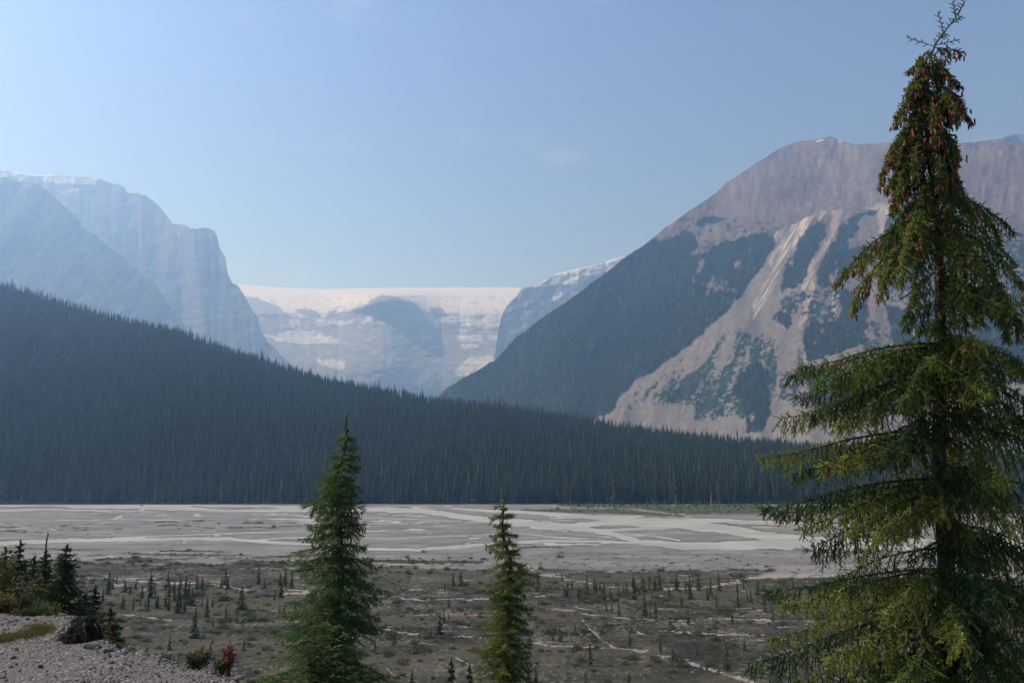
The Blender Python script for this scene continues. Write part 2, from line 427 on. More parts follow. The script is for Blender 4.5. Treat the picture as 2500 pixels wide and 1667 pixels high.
# ---- headwall with icefield and glacier tongues
G_SKY = [(300, 640), (500, 680), (573, 693), (627, 697), (703, 703), (795, 706), (917, 703), (1047, 702), (1277, 702), (1400, 700), (1700, 690), (2100, 700)]
DOME = C2([(760, 520), (800, 470), (860, 410), (930, 345), (960, 325), (1010, 312), (1060, 325), (1190, 360), (1225, 400), (1260, 450), (1300, 490), (1345, 530), (1380, 900), (700, 900)])
def G_Y(px, py):
    # cliff, then the icefield lying back behind it
    Yc = 9800 + smooth(960, 745, py) * 1150
    Yi = smooth(770, 672, py) ** 1.15 * 3300
    Y = Yc + Yi
    dx = (px - 935) / 110.0
    dome = np.exp(-dx * dx) * smooth(702, 722, py) * smooth(1000, 800, py)
    Y = Y - dome * (450 + 1500 * smooth(770, 712, py))
    terr = np.sin(py / 8.5 + 1.2 * fbm(px / 90, py / 40, 3, 30)) * 0.5
    return Y * (1 + 0.0025 * ridged(px / 50, py / 160, 4, 28) + 0.0018 * fbm(px / 18, py / 8, 5, 29) + 0.0012 * terr)
G_SNOW = [C2([(-60, 150), (60, 150), (1920, 150), (1890, 275), (1860, 320), (1790, 390), (1755, 470), (1790, 490), (1720, 522), (1600, 518), (1480, 505), (1400, 485), (1345, 525), (1300, 480), (1250, 415),
              (1200, 358), (1060, 322), (1000, 308), (930, 343), (870, 400), (780, 440), (650, 462), (560, 455), (440, 460), (350, 400), (290, 370), (200, 330), (130, 320)])]
G_PATCH = [C2([(870, 490), (905, 445), (935, 435), (935, 465), (890, 495)]), C2([(550, 465), (720, 478), (835, 475), (800, 502), (640, 502), (560, 500)]),
           C2([(330, 570), (400, 540), (450, 515), (500, 545), (560, 540), (640, 570), (735, 600), (720, 620), (600, 622), (480, 628), (380, 605)]),
           C2([(1450, 570), (1640, 568), (1640, 612), (1510, 612)]), C2([(1670, 570), (1775, 563), (1750, 597), (1680, 600)]), C2([(1500, 622), (1640, 628), (1600, 648), (1510, 648)]),
           C2([(1480, 530), (1540, 535), (1530, 555), (1490, 552)]),
           C2([(1465, 810), (1500, 760), (1560, 708), (1640, 715), (1705, 697), (1725, 735), (1650, 785), (1560, 828), (1480, 828)]),
           C2([(580, 718), (640, 730), (700, 722), (765, 750), (765, 785), (690, 778), (600, 752)]), C2([(200, 443), (255, 455), (250, 472)]),
           C2([(225, 555), (350, 580), (420, 620), (330, 605), (240, 575)]), C2([(1245, 575), (1325, 577), (1315, 602), (1255, 602)]),
           C2([(400, 470), (470, 470), (480, 540), (430, 540)]), C2([(1800, 562), (1830, 565), (1800, 575)])]
G_ROCK = [C2([(440, 398), (520, 400), (600, 428), (612, 460), (560, 458), (470, 432)]), C2([(630, 458), (690, 405), (720, 415), (690, 430), (860, 405), (830, 445), (760, 472)]),
          C2([(1305, 388), (1375, 395), (1430, 455), (1340, 462), (1315, 430)]), C2([(130, 325), (260, 355), (365, 400), (300, 440), (180, 440)])]
def G_A(px, py):
    s = any_poly(px, py, G_SNOW, 3.5, 93, 9, 5) & ~any_poly(px, py, G_ROCK, 4, 94, 8, 4)
    s = s & ~((fbm(px / 7, py / 2.6, 4, 97) > 0.38) & (py > 722))
    p = any_poly(px, py, G_PATCH, 5, 95, 6, 3) & (fbm(px / 5, py / 3, 3, 98) > -0.28)
    s = np.maximum(s * 1.0, p * 0.85)
    s = np.maximum(s, 0.5 * (fbm(px / 16, py / 2.6, 4, 96) > 0.34) * (py > 760) * smooth(900, 840, py))
    return {'forest': px * 0, 'scree': 0.4 + 0.5 * smooth(900, 960, py), 'bright': 0.5 * any_poly(px, py, G_PATCH[7:9], 8, 5, 9, 9), 'snow': s}
M_HEAD = mountain_mat('headwall_rock_and_ice', (0.165, 0.165, 0.18), (0.20, 0.195, 0.205), snow=(0.56, 0.54, 0.545), bump=0.08)  # rock paled and snow dulled: distance haze put into the colours
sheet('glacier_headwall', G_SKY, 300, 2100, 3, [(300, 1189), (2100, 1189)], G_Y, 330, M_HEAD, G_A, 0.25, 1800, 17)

# ---- ridge with a snowy cap between glacier and right mountain
R2_SKY = [(1195, 1000), (1210, 850), (1218, 800), (1222, 780), (1235, 749), (1262, 722), (1277, 703), (1300, 700), (1335, 682), (1361, 666), (1411, 657), (1449, 648), (1500, 632), (1560, 618), (1700, 600), (1900, 640), (2300, 800)]
R2S = [C2([(1955, 270), (1990, 245), (2048, 210), (2060, 222), (2000, 262)]), C2([(2060, 240), (2090, 200), (2120, 150), (2250, 110), (2600, 20), (2600, 150), (2352, 180), (2258, 200), (2240, 235), (2100, 255)]),
       C2([(2100, 290), (2140, 250), (2152, 300), (2120, 362), (2088, 340)]), C2([(1998, 278), (2015, 280), (2008, 302)]), C2([(2160, 250), (2190, 240), (2175, 260)])]
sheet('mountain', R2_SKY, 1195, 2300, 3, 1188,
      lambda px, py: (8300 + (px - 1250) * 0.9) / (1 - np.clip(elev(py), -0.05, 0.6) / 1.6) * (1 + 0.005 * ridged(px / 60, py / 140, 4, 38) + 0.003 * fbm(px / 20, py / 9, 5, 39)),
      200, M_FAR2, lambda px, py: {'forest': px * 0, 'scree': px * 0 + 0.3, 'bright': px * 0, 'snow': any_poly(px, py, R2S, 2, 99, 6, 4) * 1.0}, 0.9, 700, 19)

# ================================================================== wooded hill across the river
# ground under the wood: crest where the tree tops make the skyline, less one tree
HC = [(-1200, 500), (-500, 610), (0, 706), (100, 735), (230, 775), (340, 800), (450, 826), (640, 893), (800, 938), (950, 968), (1080, 990), (1250, 1012), (1400, 1036), (1600, 1074), (1800, 1096), (2000, 1112), (2200, 1124), (2500, 1134), (3400, 1150)]
HY = [(-1200, 2700), (0, 2250), (450, 2050), (1080, 1800), (1600, 1520), (2000, 1400), (2500, 1350), (3400, 1350)]
SHORE = 968.0
def hill_xyz(px, s):
    """s 0 at the shore .. 1 on the crest .. beyond, down the far side"""
    yr = lin(HY, px); zr = at(px, lin(HC, px), yr)[..., 2]
    Y = SHORE + (yr - SHORE) * s
    f = np.where(s <= 1, s, 1 - (s - 1) * 0.7)
    und = (fbm(px / 170.0, s * 3.0, 4, 61) * 16 + fbm(px / 50.0, s * 9.0, 3, 62) * 5) * np.clip(s * 4, 0, 1) * np.clip(np.abs(1 - s) * 5, 0.15, 1)
    Z = zr * f + 3.0 * smooth(0, 0.05, s) - 0.35 + und * np.clip(zr / 150, 0.15, 1)
    a = (px - CXP) / F
    X = a * np.sqrt(Y ** 2 + (Z - CAMZ) ** 2 * 0) / (CP - ((CYP - 1000.0) / F) * SP)
    return np.stack([X, Y, Z], -1)
px = np.arange(-1200, 3401, 9.0)[None, :]; s = np.linspace(-0.02, 1.9, 130)[:, None]
PXs, Ss = np.broadcast_arrays(px, s)
hv = hill_xyz(PXs, Ss); hv[0, :, 2] = -2.5; hv[:, :, 2] = np.maximum(hv[:, :, 2], -2.5)
m = NT('forest_floor'); p = m.coord()
c = m.mix(m.ramp(m.noise(p, 0.05, 5), 0.4, 0.65), (0.010, 0.014, 0.008), (0.020, 0.024, 0.014))
M_FLOOR = m.principled(c, 1.0, 0.05)
o = mesh_obj('hill', hv.reshape(-1, 3), grid_faces(*PXs.shape), M_FLOOR, smooth_shade=True); tag(o, kind='structure')

# ================================================================== valley floor and braided river
CH = [([(-900, 1233), (0, 1231), (110, 1230), (221, 1235), (343, 1235), (442, 1238), (525, 1245), (663, 1246), (774, 1240), (885, 1242), (1023, 1246), (1105, 1257), (1216, 1271), (1300, 1278), (1315, 1282), (1430, 1290), (1498, 1303), (1563, 1322), (1659, 1332), (1812, 1330), (1965, 1326), (2500, 1330), (3300, 1340)],
       [(-900, 4), (0, 4), (110, 3), (221, 4), (343, 5), (442, 5), (525, 2.2), (663, 2.5), (774, 6), (885, 4), (1023, 5), (1216, 6), (1300, 8), (1430, 5), (1563, 5), (1659, 7), (1812, 8), (1965, 11), (2500, 11)]),
      ([(380, 1228), (500, 1233), (640, 1234), (774, 1240)], [(380, 1), (500, 2.5), (774, 2)]),
      ([(1300, 1280), (1391, 1281), (1506, 1273), (1621, 1276), (1774, 1292), (1889, 1311), (1985, 1319), (2200, 1322)], [(1300, 4), (1391, 4), (1506, 6), (1621, 8), (1774, 9), (1889, 10), (1985, 8)]),
      ([(1100, 1240), (1216, 1247), (1276, 1249), (1384, 1256), (1468, 1263), (1560, 1270), (1700, 1268), (1900, 1276), (2100, 1285)], [(1100, 1.5), (1276, 4.5), (1468, 4), (1560, 5), (1700, 4), (1900, 4), (2100, 4)]),
      ([(1440, 1296), (1500, 1292), (1583, 1288), (1697, 1282), (1760, 1284)], [(1440, 2), (1583, 3), (1760, 2)]),
      ([(-900, 1345), (0, 1325), (166, 1318), (387, 1314), (553, 1314), (663, 1323), (774, 1328), (885, 1339), (1023, 1340), (1133, 1332), (1216, 1325), (1315, 1319), (1468, 1320), (1583, 1326)],
       [(-900, 4), (0, 4), (387, 3.6), (553, 3.2), (663, 3), (774, 2.4), (885, 3), (1023, 3), (1133, 4), (1216, 3), (1315, 2.6), (1583, 2)]),
      ([(276, 1311), (420, 1306), (608, 1299), (720, 1297)], [(276, 1), (608, 1.4), (720, 0.8)]),
      ([(600, 1318), (700, 1312), (800, 1310), (960, 1313), (1100, 1306)], [(600, 1.2), (800, 1.5), (1100, 0.8)]),
      ([(-300, 1248), (0, 1245), (110, 1243), (221, 1245), (330, 1247)], [(-300, 2), (0, 2), (221, 1.2), (330, .6)]),
      ([(1250, 1300), (1380, 1312), (1480, 1314)], [(1250, 0.6), (1380, 1.2), (1480, 0.6)]),
      ([(1520, 1300), (1600, 1308), (1660, 1318)], [(1520, 0.8), (1600, 1.6), (1660, 1.5)]),
      ([(850, 1262), (1000, 1266), (1130, 1272)], [(850, 0.5), (1000, 1.0), (1130, 0.6)])]
# dry pale gravel runs: line, half thickness
DRY = [([(2500, 1405), (2000, 1405), (1900, 1404), (1846, 1408), (1795, 1421), (1744, 1432), (1693, 1438), (1618, 1439)], [(2500, 6), (2000, 5), (1846, 6.5), (1795, 8), (1744, 4), (1618, 2.5)], 1.0),
       ([(1278, 1399), (1353, 1404), (1404, 1418), (1472, 1430), (1560, 1436)], [(1278, 4), (1353, 4), (1404, 4), (1472, 2), (1560, 1)], 0.8),
       ([(1590, 1541), (1656, 1544), (1853, 1549), (1880, 1550)], [(1590, 1), (1656, 3), (1853, 3.2), (1880, .5)], 1.3),
       ([(1792, 1556), (1900, 1566), (1950, 1570), (2080, 1573), (2150, 1584), (2300, 1594)], [(1792, 1), (1900, 3.5), (2080, 2), (2300, 3)], 1.2),
       ([(1540, 1545), (1556, 1543), (1585, 1553)], [(1540, 4), (1556, 6), (1585, 1)], 1.5),
       ([(1404, 1490), (1440, 1535), (1496, 1578), (1574, 1591), (1676, 1612), (1744, 1639), (1829, 1663), (1900, 1690)], [(1404, 3), (1440, 4), (1574, 5), (1676, 6), (1744, 7), (1829, 9), (1900, 9)], 0.85),
       ([(1285, 1455), (1370, 1454)], [(1285, 2), (1370, 1.2)], 1.2),
       ([(1400, 1490), (1438, 1500), (1540, 1511), (1650, 1514), (1761, 1510), (1950, 1517), (2200, 1530)], [(1400, 2), (1540, 2.6), (1761, 1.6), (2200, 2.5)], 0.9),
       ([(1200, 1545), (1285, 1566), (1370, 1576), (1500, 1582)], [(1200, 3), (1285, 6), (1370, 4), (1500, 3)], 0.7),
       ([(900, 1534), (942, 1536), (1012, 1549), (1100, 1553), (1200, 1556)], [(900, 1), (942, 3), (1012, 3), (1200, 2)], 1.1),
       ([(930, 1504), (1000, 1500), (1165, 1501), (1250, 1503)], [(930, 1), (1000, 2), (1165, 2.4), (1250, 1)], 1.0),
       ([(900, 1459), (938, 1457), (1030, 1464), (1187, 1460), (1260, 1470)], [(900, 2), (938, 3), (1187, 2.5), (1260, 2)], 0.8),
       ([(560, 1389), (640, 1388), (798, 1389)], [(560, .6), (640, 2), (798, 1.6)], 1.2),
       ([(670, 1452), (720, 1446), (790, 1452), (830, 1466)], [(670, 3), (720, 6), (790, 7), (830, 3)], 0.8),
       ([(860, 1382), (960, 1378), (1060, 1376)], [(860, 2), (960, 4), (1060, 1)], 0.7),
       ([(190, 1409), (268, 1413), (357, 1420), (460, 1423), (536, 1429), (625, 1441)], [(190, 3.5), (268, 3), (357, 3.5), (536, 2.5), (625, 2)], 0.9),
       ([(230, 1494), (250, 1496), (342, 1505), (411, 1514), (440, 1516)], [(230, 1), (342, 2), (411, 3), (440, .5)], 1.2),
       ([(650, 1517), (700, 1515), (760, 1520)], [(650, 2), (700, 2), (760, 1)], 1.1),
       ([(200, 1366), (250, 1358), (300, 1356)], [(200, 2.5), (250, 4), (300, 1)], 1.0),
       ([(480, 1350), (540, 1352)], [(480, 1), (540, 1.5)], 1.2),
       ([(-600, 1560), (-200, 1540), (280, 1562), (330, 1560)], [(-600, 3), (-200, 3), (280, 3), (330, 2)], 0.6)]

def line_mask(px, py, ctr, wid, jit, seed):
    x0 = min(c[0] for c in ctr); x1 = max(c[0] for c in ctr)
    c = lin(ctr, px) + fbm(px / 46.0, px * 0 + seed, 3, seed) * jit
    w_ = lin(wid, px) * (0.88 + 0.35 * fbm(px / 30.0, py / 6.0, 3, seed + 2))
    d = 1 - np.abs(py - c) / np.maximum(w_, 0.1)
    d = np.where((px < x0) | (px > x1), -1, d)
    return d

rows = np.concatenate([[60, 80, 100, 118], 0.0 + CAMZ * 0 + np.array([])])
pyr = np.concatenate([np.arange(1690, 1400, -1.3), np.arange(1400, 1224, -0.62), np.arange(1224, 1196, -4.0)])
gy = ground_at(1250, pyr)[:, 1]
gy = np.concatenate([[58, 75, 92, 106, 116], gy])
GPY = None
gpx = np.arange(-600, 3101, 3.6)
GX_s = (gpx - CXP) / F
Yg = gy[:, None] * np.ones_like(gpx)[None, :]
# pixel row and column belonging to a ground point
def row_of(Y):
    return CYP - F * np.tan(np.arctan2(-CAMZ, Y) - PITCH)
PYg = row_of(Yg)
ycg = CP - (CYP - PYg) / F * SP
PXg = np.broadcast_to(gpx, Yg.shape)
Xg = (PXg - CXP) / F * Yg / ycg

def valley_fields(PX, PY, X, Y):
    ch = np.full(PX.shape, -1.0)
    for i, (c_, w_) in enumerate(CH):
        ch = np.maximum(ch, line_mask(PX, PY, c_, w_, 1.2, 100 + i))
    # threads of shallow water between the main arms
    thr = 1 - np.abs(fbm((PX + (PY - 1290) * 5) / 240.0, (PY - PX * 0.02) / 7.5, 3, 140)) / 0.05
    zone = smooth(1228, 1236, PY) * smooth(1338, 1322, PY)
    thr = np.where((fbm(PX / 300, PY / 30, 3, 141) > -0.15) & (zone > 0.5), thr * 0.8 - 0.1, -1)
    water = np.maximum(ch, thr)
    dry = np.zeros(PX.shape)
    BREAK = fbm(PX / 22.0, PY / 2.6, 5, 230, 0.65)
    for i, (c_, w_, a_) in enumerate(DRY):
        w2 = [(q[0], q[1] * 1.35) for q in w_]
        x0_, x1_ = min(q[0] for q in c_), max(q[0] for q in c_)
        e = line_mask(PX, PY, c_, w2, 3.0, 200 + i)
        e = e * smooth(x0_, x0_ + 25, PX) * smooth(x1_, x1_ - 25, PX) if x1_ < 1990 else e
        e = np.where(e > 0, e + BREAK * 1.5 - 0.42, e)
        dry = np.maximum(dry, smooth(0.0, 0.30, e) * a_)
    # worn pale patches between the mats of plants
    loose = fbm(PX / 60.0, PY / 5.0, 5, 255, 0.62) + 0.25 * fbm(PX / 300.0, PY / 24.0, 3, 256)
    dry = np.maximum(dry, smooth(0.26, 0.62, loose) * 0.6 * smooth(1380, 1400, PY) * smooth(1600, 1540, PY + 0 * PX - lin([(-900, 0), (600, -60), (1200, 20), (2500, 60)], PX)))
    lim = 1368 + 9 * fbm(PX / 120.0, PX * 0, 3, 150) + lin([(-900, -12), (0, -14), (450, -8), (800, 8), (1100, 8), (1300, 20), (1700, 20), (2000, 36), (2500, 44)], PX)
    veg = smooth(-4, 14, PY - lim + 22 * fbm(PX / 90.0, PY / 7.0, 4, 151))
    # islands of scrub out on the bare gravel
    isl = [([(0, 1338), (110, 1340), (200, 1343), (250, 1344)], [(0, 1), (110, 2.4), (250, 1)]), ([(285, 1350), (350, 1352), (450, 1355), (560, 1357), (615, 1356)], [(285, 1), (350, 2), (480, 4), (615, 1)]),
           ([(390, 1346), (420, 1344), (545, 1347)], [(390, 2), (420, 3), (545, 1)]), ([(615, 1362), (700, 1358), (780, 1355)], [(615, 2), (700, 4), (780, 4)]), ([(215, 1355), (245, 1356), (262, 1354)], [(215, 1.5), (262, 1)]),
           ([(1265, 1337), (1330, 1335), (1380, 1337)], [(1265, 2), (1330, 3), (1380, 1)]), ([(900, 1368), (1000, 1372), (1180, 1372)], [(900, 3), (1000, 6), (1180, 4)])]
    for i, (c_, w_) in enumerate(isl):
        veg = np.maximum(veg, smooth(-0.2, 0.4, line_mask(PX, PY, c_, w_, 0.6, 300 + i) + fbm(PX / 7.0, PY / 1.5, 3, 320) * 0.6))
    sparse = smooth(0.0, 0.35, fbm(PX / 30.0, PY / 3.0, 4, 152)) * smooth(1262, 1275, PY) * smooth(1300, 1285, PY) * smooth(300, 60, np.abs(PX - 620) / 1.3 - 60)
    sparse2 = smooth(0.05, 0.4, fbm(PX / 12.0, PY / 2.2, 4, 153)) * smooth(1340, 1350, PY) * 0.8
    sp3 = smooth(0.05, 0.35, fbm(PX / 26.0, PY / 2.4, 4, 154)) * smooth(1272, 1280, PY) * smooth(1312, 1302, PY) * (PX < 300) * 0.7
    veg = np.clip(np.maximum(np.maximum(veg, sparse * 0.8), np.maximum(sparse2 * 0.7, sp3)), 0, 1)
    # meadow along the far shore on the right
    mead = smooth(-0.15, 0.2, line_mask(PX, PY, [(1270, 1245), (1330, 1246), (1500, 1249), (1640, 1258), (1670, 1261)], [(1270, 1), (1330, 3.5), (1500, 7), (1600, 4), (1670, 1)], 0.4, 340))
    mead = np.maximum(mead, smooth(-0.1, 0.1, line_mask(PX, PY, [(1360, 1233), (1500, 1237), (1640, 1244), (1780, 1243), (2000, 1246), (3000, 1246)], [(1360, 2.5), (1500, 6), (1640, 13), (1760, 14), (2000, 10), (3000, 10)], 0.4, 341)))
    gap = line_mask(PX, PY, [(1370, 1238), (1500, 1241), (1560, 1244), (1640, 1255), (1700, 1261)], [(1370, 1.6), (1500, 1.5), (1560, 1.6), (1640, 1.8), (1700, 2)], 0.4, 342)
    mead = np.where(gap > 0, 0, mead)
    water = np.where(mead > 0.4, -1, water)
    veg = np.where(water > -0.15, 0, veg) * (1 - np.clip(dry, 0, 1) * 0.95)
    return water, np.clip(dry, 0, 1.5), veg, mead

wat, dry, veg, mead = valley_fields(PXg, PYg, Xg, Yg)
relief = fbm(Xg / 40.0, Yg / 40.0, 4, 160) * 0.35 + fbm(Xg / 6.0, Yg / 9.0, 3, 161) * 0.10
Zg = 0.05 + relief * 0.5 + 0.12 * veg - 0.20 * np.clip(dry, 0, 1) + 0.5 * mead
Zg = np.where(wat > -0.6, np.minimum(Zg, 0.02 - (wat + 0.6) * 0.9), Zg)
Zg = np.where((wat < -0.6) & (Yg > 420), np.maximum(Zg, -0.12 + 0.2 * (relief + 0.2)), Zg)
edge_in = smooth(1226, 1231, PYg)
Zg = Zg * edge_in + (1 - edge_in) * 0.25
Zg[0] = -1.2
VALLEY = dict(py=PYg, px=PXg)

m = NT('river_flat_gravel'); p = m.coord()
vegA = m.attr('veg'); dryA = m.attr('dry'); meadA = m.attr('mead'); wetA = m.attr('wet')
nA = m.noise(p, 0.035, 7, 0.6); nB = m.noise(p, 0.6, 6, 0.7); nC = m.noise(p, 2.6, 4, 0.7); nD = m.noise(p, 0.16, 5, 0.65, sc3=(0.5, 1.6, 1))
grav = m.mix(m.ramp(nA, 0.35, 0.65), (0.132, 0.129, 0.126), (0.200, 0.194, 0.190))
grav = m.mix(m.ramp(nD, 0.5, 0.7, 0, 0.55), grav, (0.15, 0.14, 0.135))
grav = m.mix(m.ramp(nB, 0.5, 0.72, 0, 0.5), grav, (0.34, 0.315, 0.295))
nF = m.noise(p, 0.06, 6, 0.62, sc3=(0.22, 1.0, 1))
grav = m.mix(m.ramp(nF, 0.50, 0.62, 0, 0.75), grav, (0.105, 0.106, 0.106))
grav = m.mix(m.ramp(m.noise(p, 0.09, 6, 0.62, sc3=(0.15, 1.0, 1)), 0.58, 0.66, 0, 0.6), grav, (0.27, 0.26, 0.24))
grav = m.mix(wetA, grav, (0.095, 0.097, 0.092))
sand = m.mix(m.ramp(nB, 0.35, 0.65), (0.30, 0.27, 0.25), (0.19, 0.168, 0.155))
vg = m.mix(m.ramp(nB, 0.38, 0.66), (0.014, 0.016, 0.013), (0.032, 0.034, 0.028))
vg = m.mix(m.ramp(m.noise(p, 0.09, 5, 0.6), 0.45, 0.7), vg, (0.068, 0.064, 0.042))
nE = m.noise(p, 1.1, 8, 0.78, sc3=(1, 0.45, 1))
vg = m.mix(m.ramp(m.math('ADD', nE, m.math('MULTIPLY', m.noise(p, 0.045, 4, 0.6), 0.35)), 0.69, 0.81), vg, (0.155, 0.15, 0.135))
vg = m.mix(m.ramp(m.noise(p, 0.25, 6, 0.7, sc3=(1, 0.6, 1)), 0.55, 0.70, 0, 0.7), vg, (0.085, 0.066, 0.052))
vg = m.mix(m.ramp(nC, 0.30, 0.42, 0.6, 0.0), vg, (0.014, 0.016, 0.011))
vmask = m.ramp(m.math('ADD', vegA, m.math('MULTIPLY', m.math('SUBTRACT', m.noise(p, 0.35, 8, 0.78, sc3=(1, 0.5, 1)), 0.5), 2.0)), 0.35, 0.62)
vg = m.mix(m.ramp(m.noise(p, 0.018, 6, 0.65, sc3=(0.6, 1.3, 1)), 0.46, 0.60, 0, 0.75), vg, m.mix(m.ramp(nB, 0.4, 0.6), (0.075, 0.060, 0.048), (0.062, 0.066, 0.036)))
c = m.mix(vmask, grav, vg)
c = m.mix(m.ramp(m.math('ADD', dryA, m.math('MULTIPLY', m.math('SUBTRACT', m.noise(p, 0.8, 8, 0.8, sc3=(1, 0.5, 1)), 0.5), 2.2)), 0.38, 0.62), c, sand)
md = m.mix(m.ramp(m.noise(p, 0.05, 5, 0.6), 0.4, 0.65), (0.042, 0.055, 0.026), (0.080, 0.088, 0.042))
c = m.mix(meadA, c, md)
b = m.bump(m.math('ADD', m.math('MULTIPLY', nC, 0.5), nB), 0.7, 0.5)
M_VAL = m.principled(c, 0.95, 0.15, b)
o = mesh_obj('valley_ground', np.stack([Xg, Yg, Zg], -1).reshape(-1, 3), grid_faces(*Yg.shape), M_VAL,
             attrs={'veg': veg, 'dry': np.clip(dry, 0, 1), 'mead': mead, 'wet': smooth(-1.0, -0.5, wat) * smooth(0.0, -0.4, wat) * 0.8}, smooth_shade=True)
tag(o, kind='structure')

m = NT('silty_water'); p = m.coord()
n = m.noise(p, 0.9, 3, 0.6, sc3=(1, 0.5, 1))
b = m.bump(n, 0.25, 0.06)
c = m.mix(m.ramp(m.noise(p, 0.02, 4), 0.4, 0.6), (0.285, 0.285, 0.25), (0.36, 0.355, 0.315))
M_WAT = m.principled(c, 0.42, 0.25, b)
o = mesh_obj('river', [(-2600, 300, -0.20), (2600, 300, -0.20), (2600, 1010, -0.20), (-2600, 1010, -0.20)], np.array([[0, 1, 2, 3]]), M_WAT)
tag(o, kind='structure')
m = NT('plain_gravel'); M_PL = m.principled((0.12, 0.12, 0.10), 1.0, 0.1)
o = mesh_obj('ground', [(-13900, -1400, -2.9), (13900, -1400, -2.9), (13900, 16900, -2.9), (-13900, 16900, -2.9)], np.array([[0, 1, 2, 3]]), M_PL)
tag(o, kind='structure')
# ================================================================== far spruces
def foliage_mat(name, dark, light, trans=0.15, attr=None, var=0.4, yellow=None):
    m = NT(name)
    r = m.objrand()
    c = m.mix(r, dark, light)
    if attr:
        c = m.mix(m.attr(attr), c, yellow or [v * 1.8 for v in light])
    return m.principled(c, 0.75, 0.12, None, trans)

M_FS = foliage_mat('spruce_needles_far', (0.0035, 0.010, 0.005), (0.036, 0.062, 0.026), 0.12, 'tip', yellow=(0.056, 0.084, 0.034))
M_BARK = NT('spruce_bark'); _c = M_BARK.mix(M_BARK.ramp(M_BARK.noise(M_BARK.obj(), 9.0, 5, 0.6, sc3=(3, 3, 1)), 0.35, 0.7), (0.045, 0.036, 0.030), (0.13, 0.11, 0.095))
M_BARK = M_BARK.principled(_c, 0.95, 0.1)

def cone_spruce(seed, H=20.0, R=1.9, tiers=11, spikes=9, bare=0.08, lean=0.0, inner=0.55):
    """distant spruce: ragged whorls of drooping boughs round a stem"""
    rg = np.random.default_rng(seed)
    V = []; T = []; A = []
    def tri(a, b, c, ta):
        n = len(V); V.extend([a, b, c]); T.append((n, n + 1, n + 2)); A.extend(ta)
    zs = np.linspace(H * bare, H * 0.985, tiers + 1)
    for i in range(tiers):
        z0 = zs[i]; f = 1 - (z0 - H * bare) / (H * (1 - bare))
        r = R * (0.10 + 0.90 * f ** 0.85)
        dz = (zs[1] - zs[0])
        n = max(5, int(spikes * (0.55 + 0.45 * f)))
        a0 = rg.random() * 6.28
        for k in range(n):
            a = a0 + 6.283 * k / n + rg.normal() * 0.2
            rr = r * rg.uniform(0.55, 1.25)
            w_ = 6.283 / n * 0.62
            zz = z0 + rg.normal() * dz * 0.2
            top = (lean * z0, 0, zz + dz * 1.25)
            l = (math.cos(a - w_) * rr * inner + lean * z0, math.sin(a - w_) * rr * inner, zz + dz * 0.15)
            rt = (math.cos(a + w_) * rr * inner + lean * z0, math.sin(a + w_) * rr * inner, zz + dz * 0.15)
            tip = (math.cos(a) * rr + lean * z0, math.sin(a) * rr, zz - dz * rg.uniform(0.1, 0.55))
            b = rg.random()
            tri(top, l, tip, (0, b * .5, b)); tri(top, tip, rt, (0, b, b * .5))
    # leader
    for k in range(3):
        a = k * 2.09; tri((0.07 * math.cos(a) * H / 20, 0.07 * math.sin(a) * H / 20, H * 0.9), (0.07 * math.cos(a + 2.1) * H / 20, 0.07 * math.sin(a + 2.1) * H / 20, H * 0.9), (0, 0, H), (0, 0, .3))
    nt = len(T)
    for k in range(4):                                   # stem
        a = k * 1.571; b = a + 1.571; q = 0.16 * H / 20
        tri((q * math.cos(a), q * math.sin(a), -0.8), (q * math.cos(b), q * math.sin(b), -0.8), (0, 0, H * 0.8), (0, 0, 0))
    me_f = np.array(T); mi = np.r_[np.zeros(nt, int), np.ones(len(T) - nt, int)]
    return np.array(V), me_f, np.array(A), mi

def scatter_nodes(name, protos, kind_label=None):
    """geometry nodes: one prototype instance on every point, its kind, turn and size read from attributes"""
    ng = bpy.data.node_groups.new(name, 'GeometryNodeTree')
    ng.interface.new_socket('Geometry', in_out='INPUT', socket_type='NodeSocketGeometry')
    ng.interface.new_socket('Geometry', in_out='OUTPUT', socket_type='NodeSocketGeometry')
    N = ng.nodes.new; Lk = ng.links.new
    gi = N('NodeGroupInput'); go = N('NodeGroupOutput')
    mp_ = N('GeometryNodeMeshToPoints'); Lk(gi.outputs[0], mp_.inputs['Mesh'])
    join = N('GeometryNodeGeometryToInstance')
    for p_ in reversed(protos):
        oi = N('GeometryNodeObjectInfo'); oi.inputs['Object'].default_value = p_
        oi.inputs['As Instance'].default_value = True; oi.transform_space = 'ORIGINAL'
        Lk(oi.outputs['Geometry'], join.inputs[0])
    # several geometries -> one list of instances
    jn = N('GeometryNodeJoinGeometry')
    ng.nodes.remove(join)
    for p_ in reversed(protos):
        oi = [n for n in ng.nodes if n.bl_idname == 'GeometryNodeObjectInfo' and n.inputs['Object'].default_value == p_][0]
        Lk(oi.outputs['Geometry'], jn.inputs[0])
    ip = N('GeometryNodeInstanceOnPoints'); Lk(mp_.outputs[0], ip.inputs['Points']); Lk(jn.outputs[0], ip.inputs['Instance'])
    ip.inputs['Pick Instance'].default_value = True
    def at_(nm, typ):
        a = N('GeometryNodeInputNamedAttribute'); a.data_type = typ; a.inputs['Name'].default_value = nm; return a.outputs['Attribute']
    Lk(at_('kind', 'INT'), ip.inputs['Instance Index'])
    Lk(at_('turn', 'FLOAT_VECTOR'), ip.inputs['Rotation'])
    Lk(at_('size', 'FLOAT_VECTOR'), ip.inputs['Scale'])
    Lk(ip.outputs[0], go.inputs[0])
    return ng

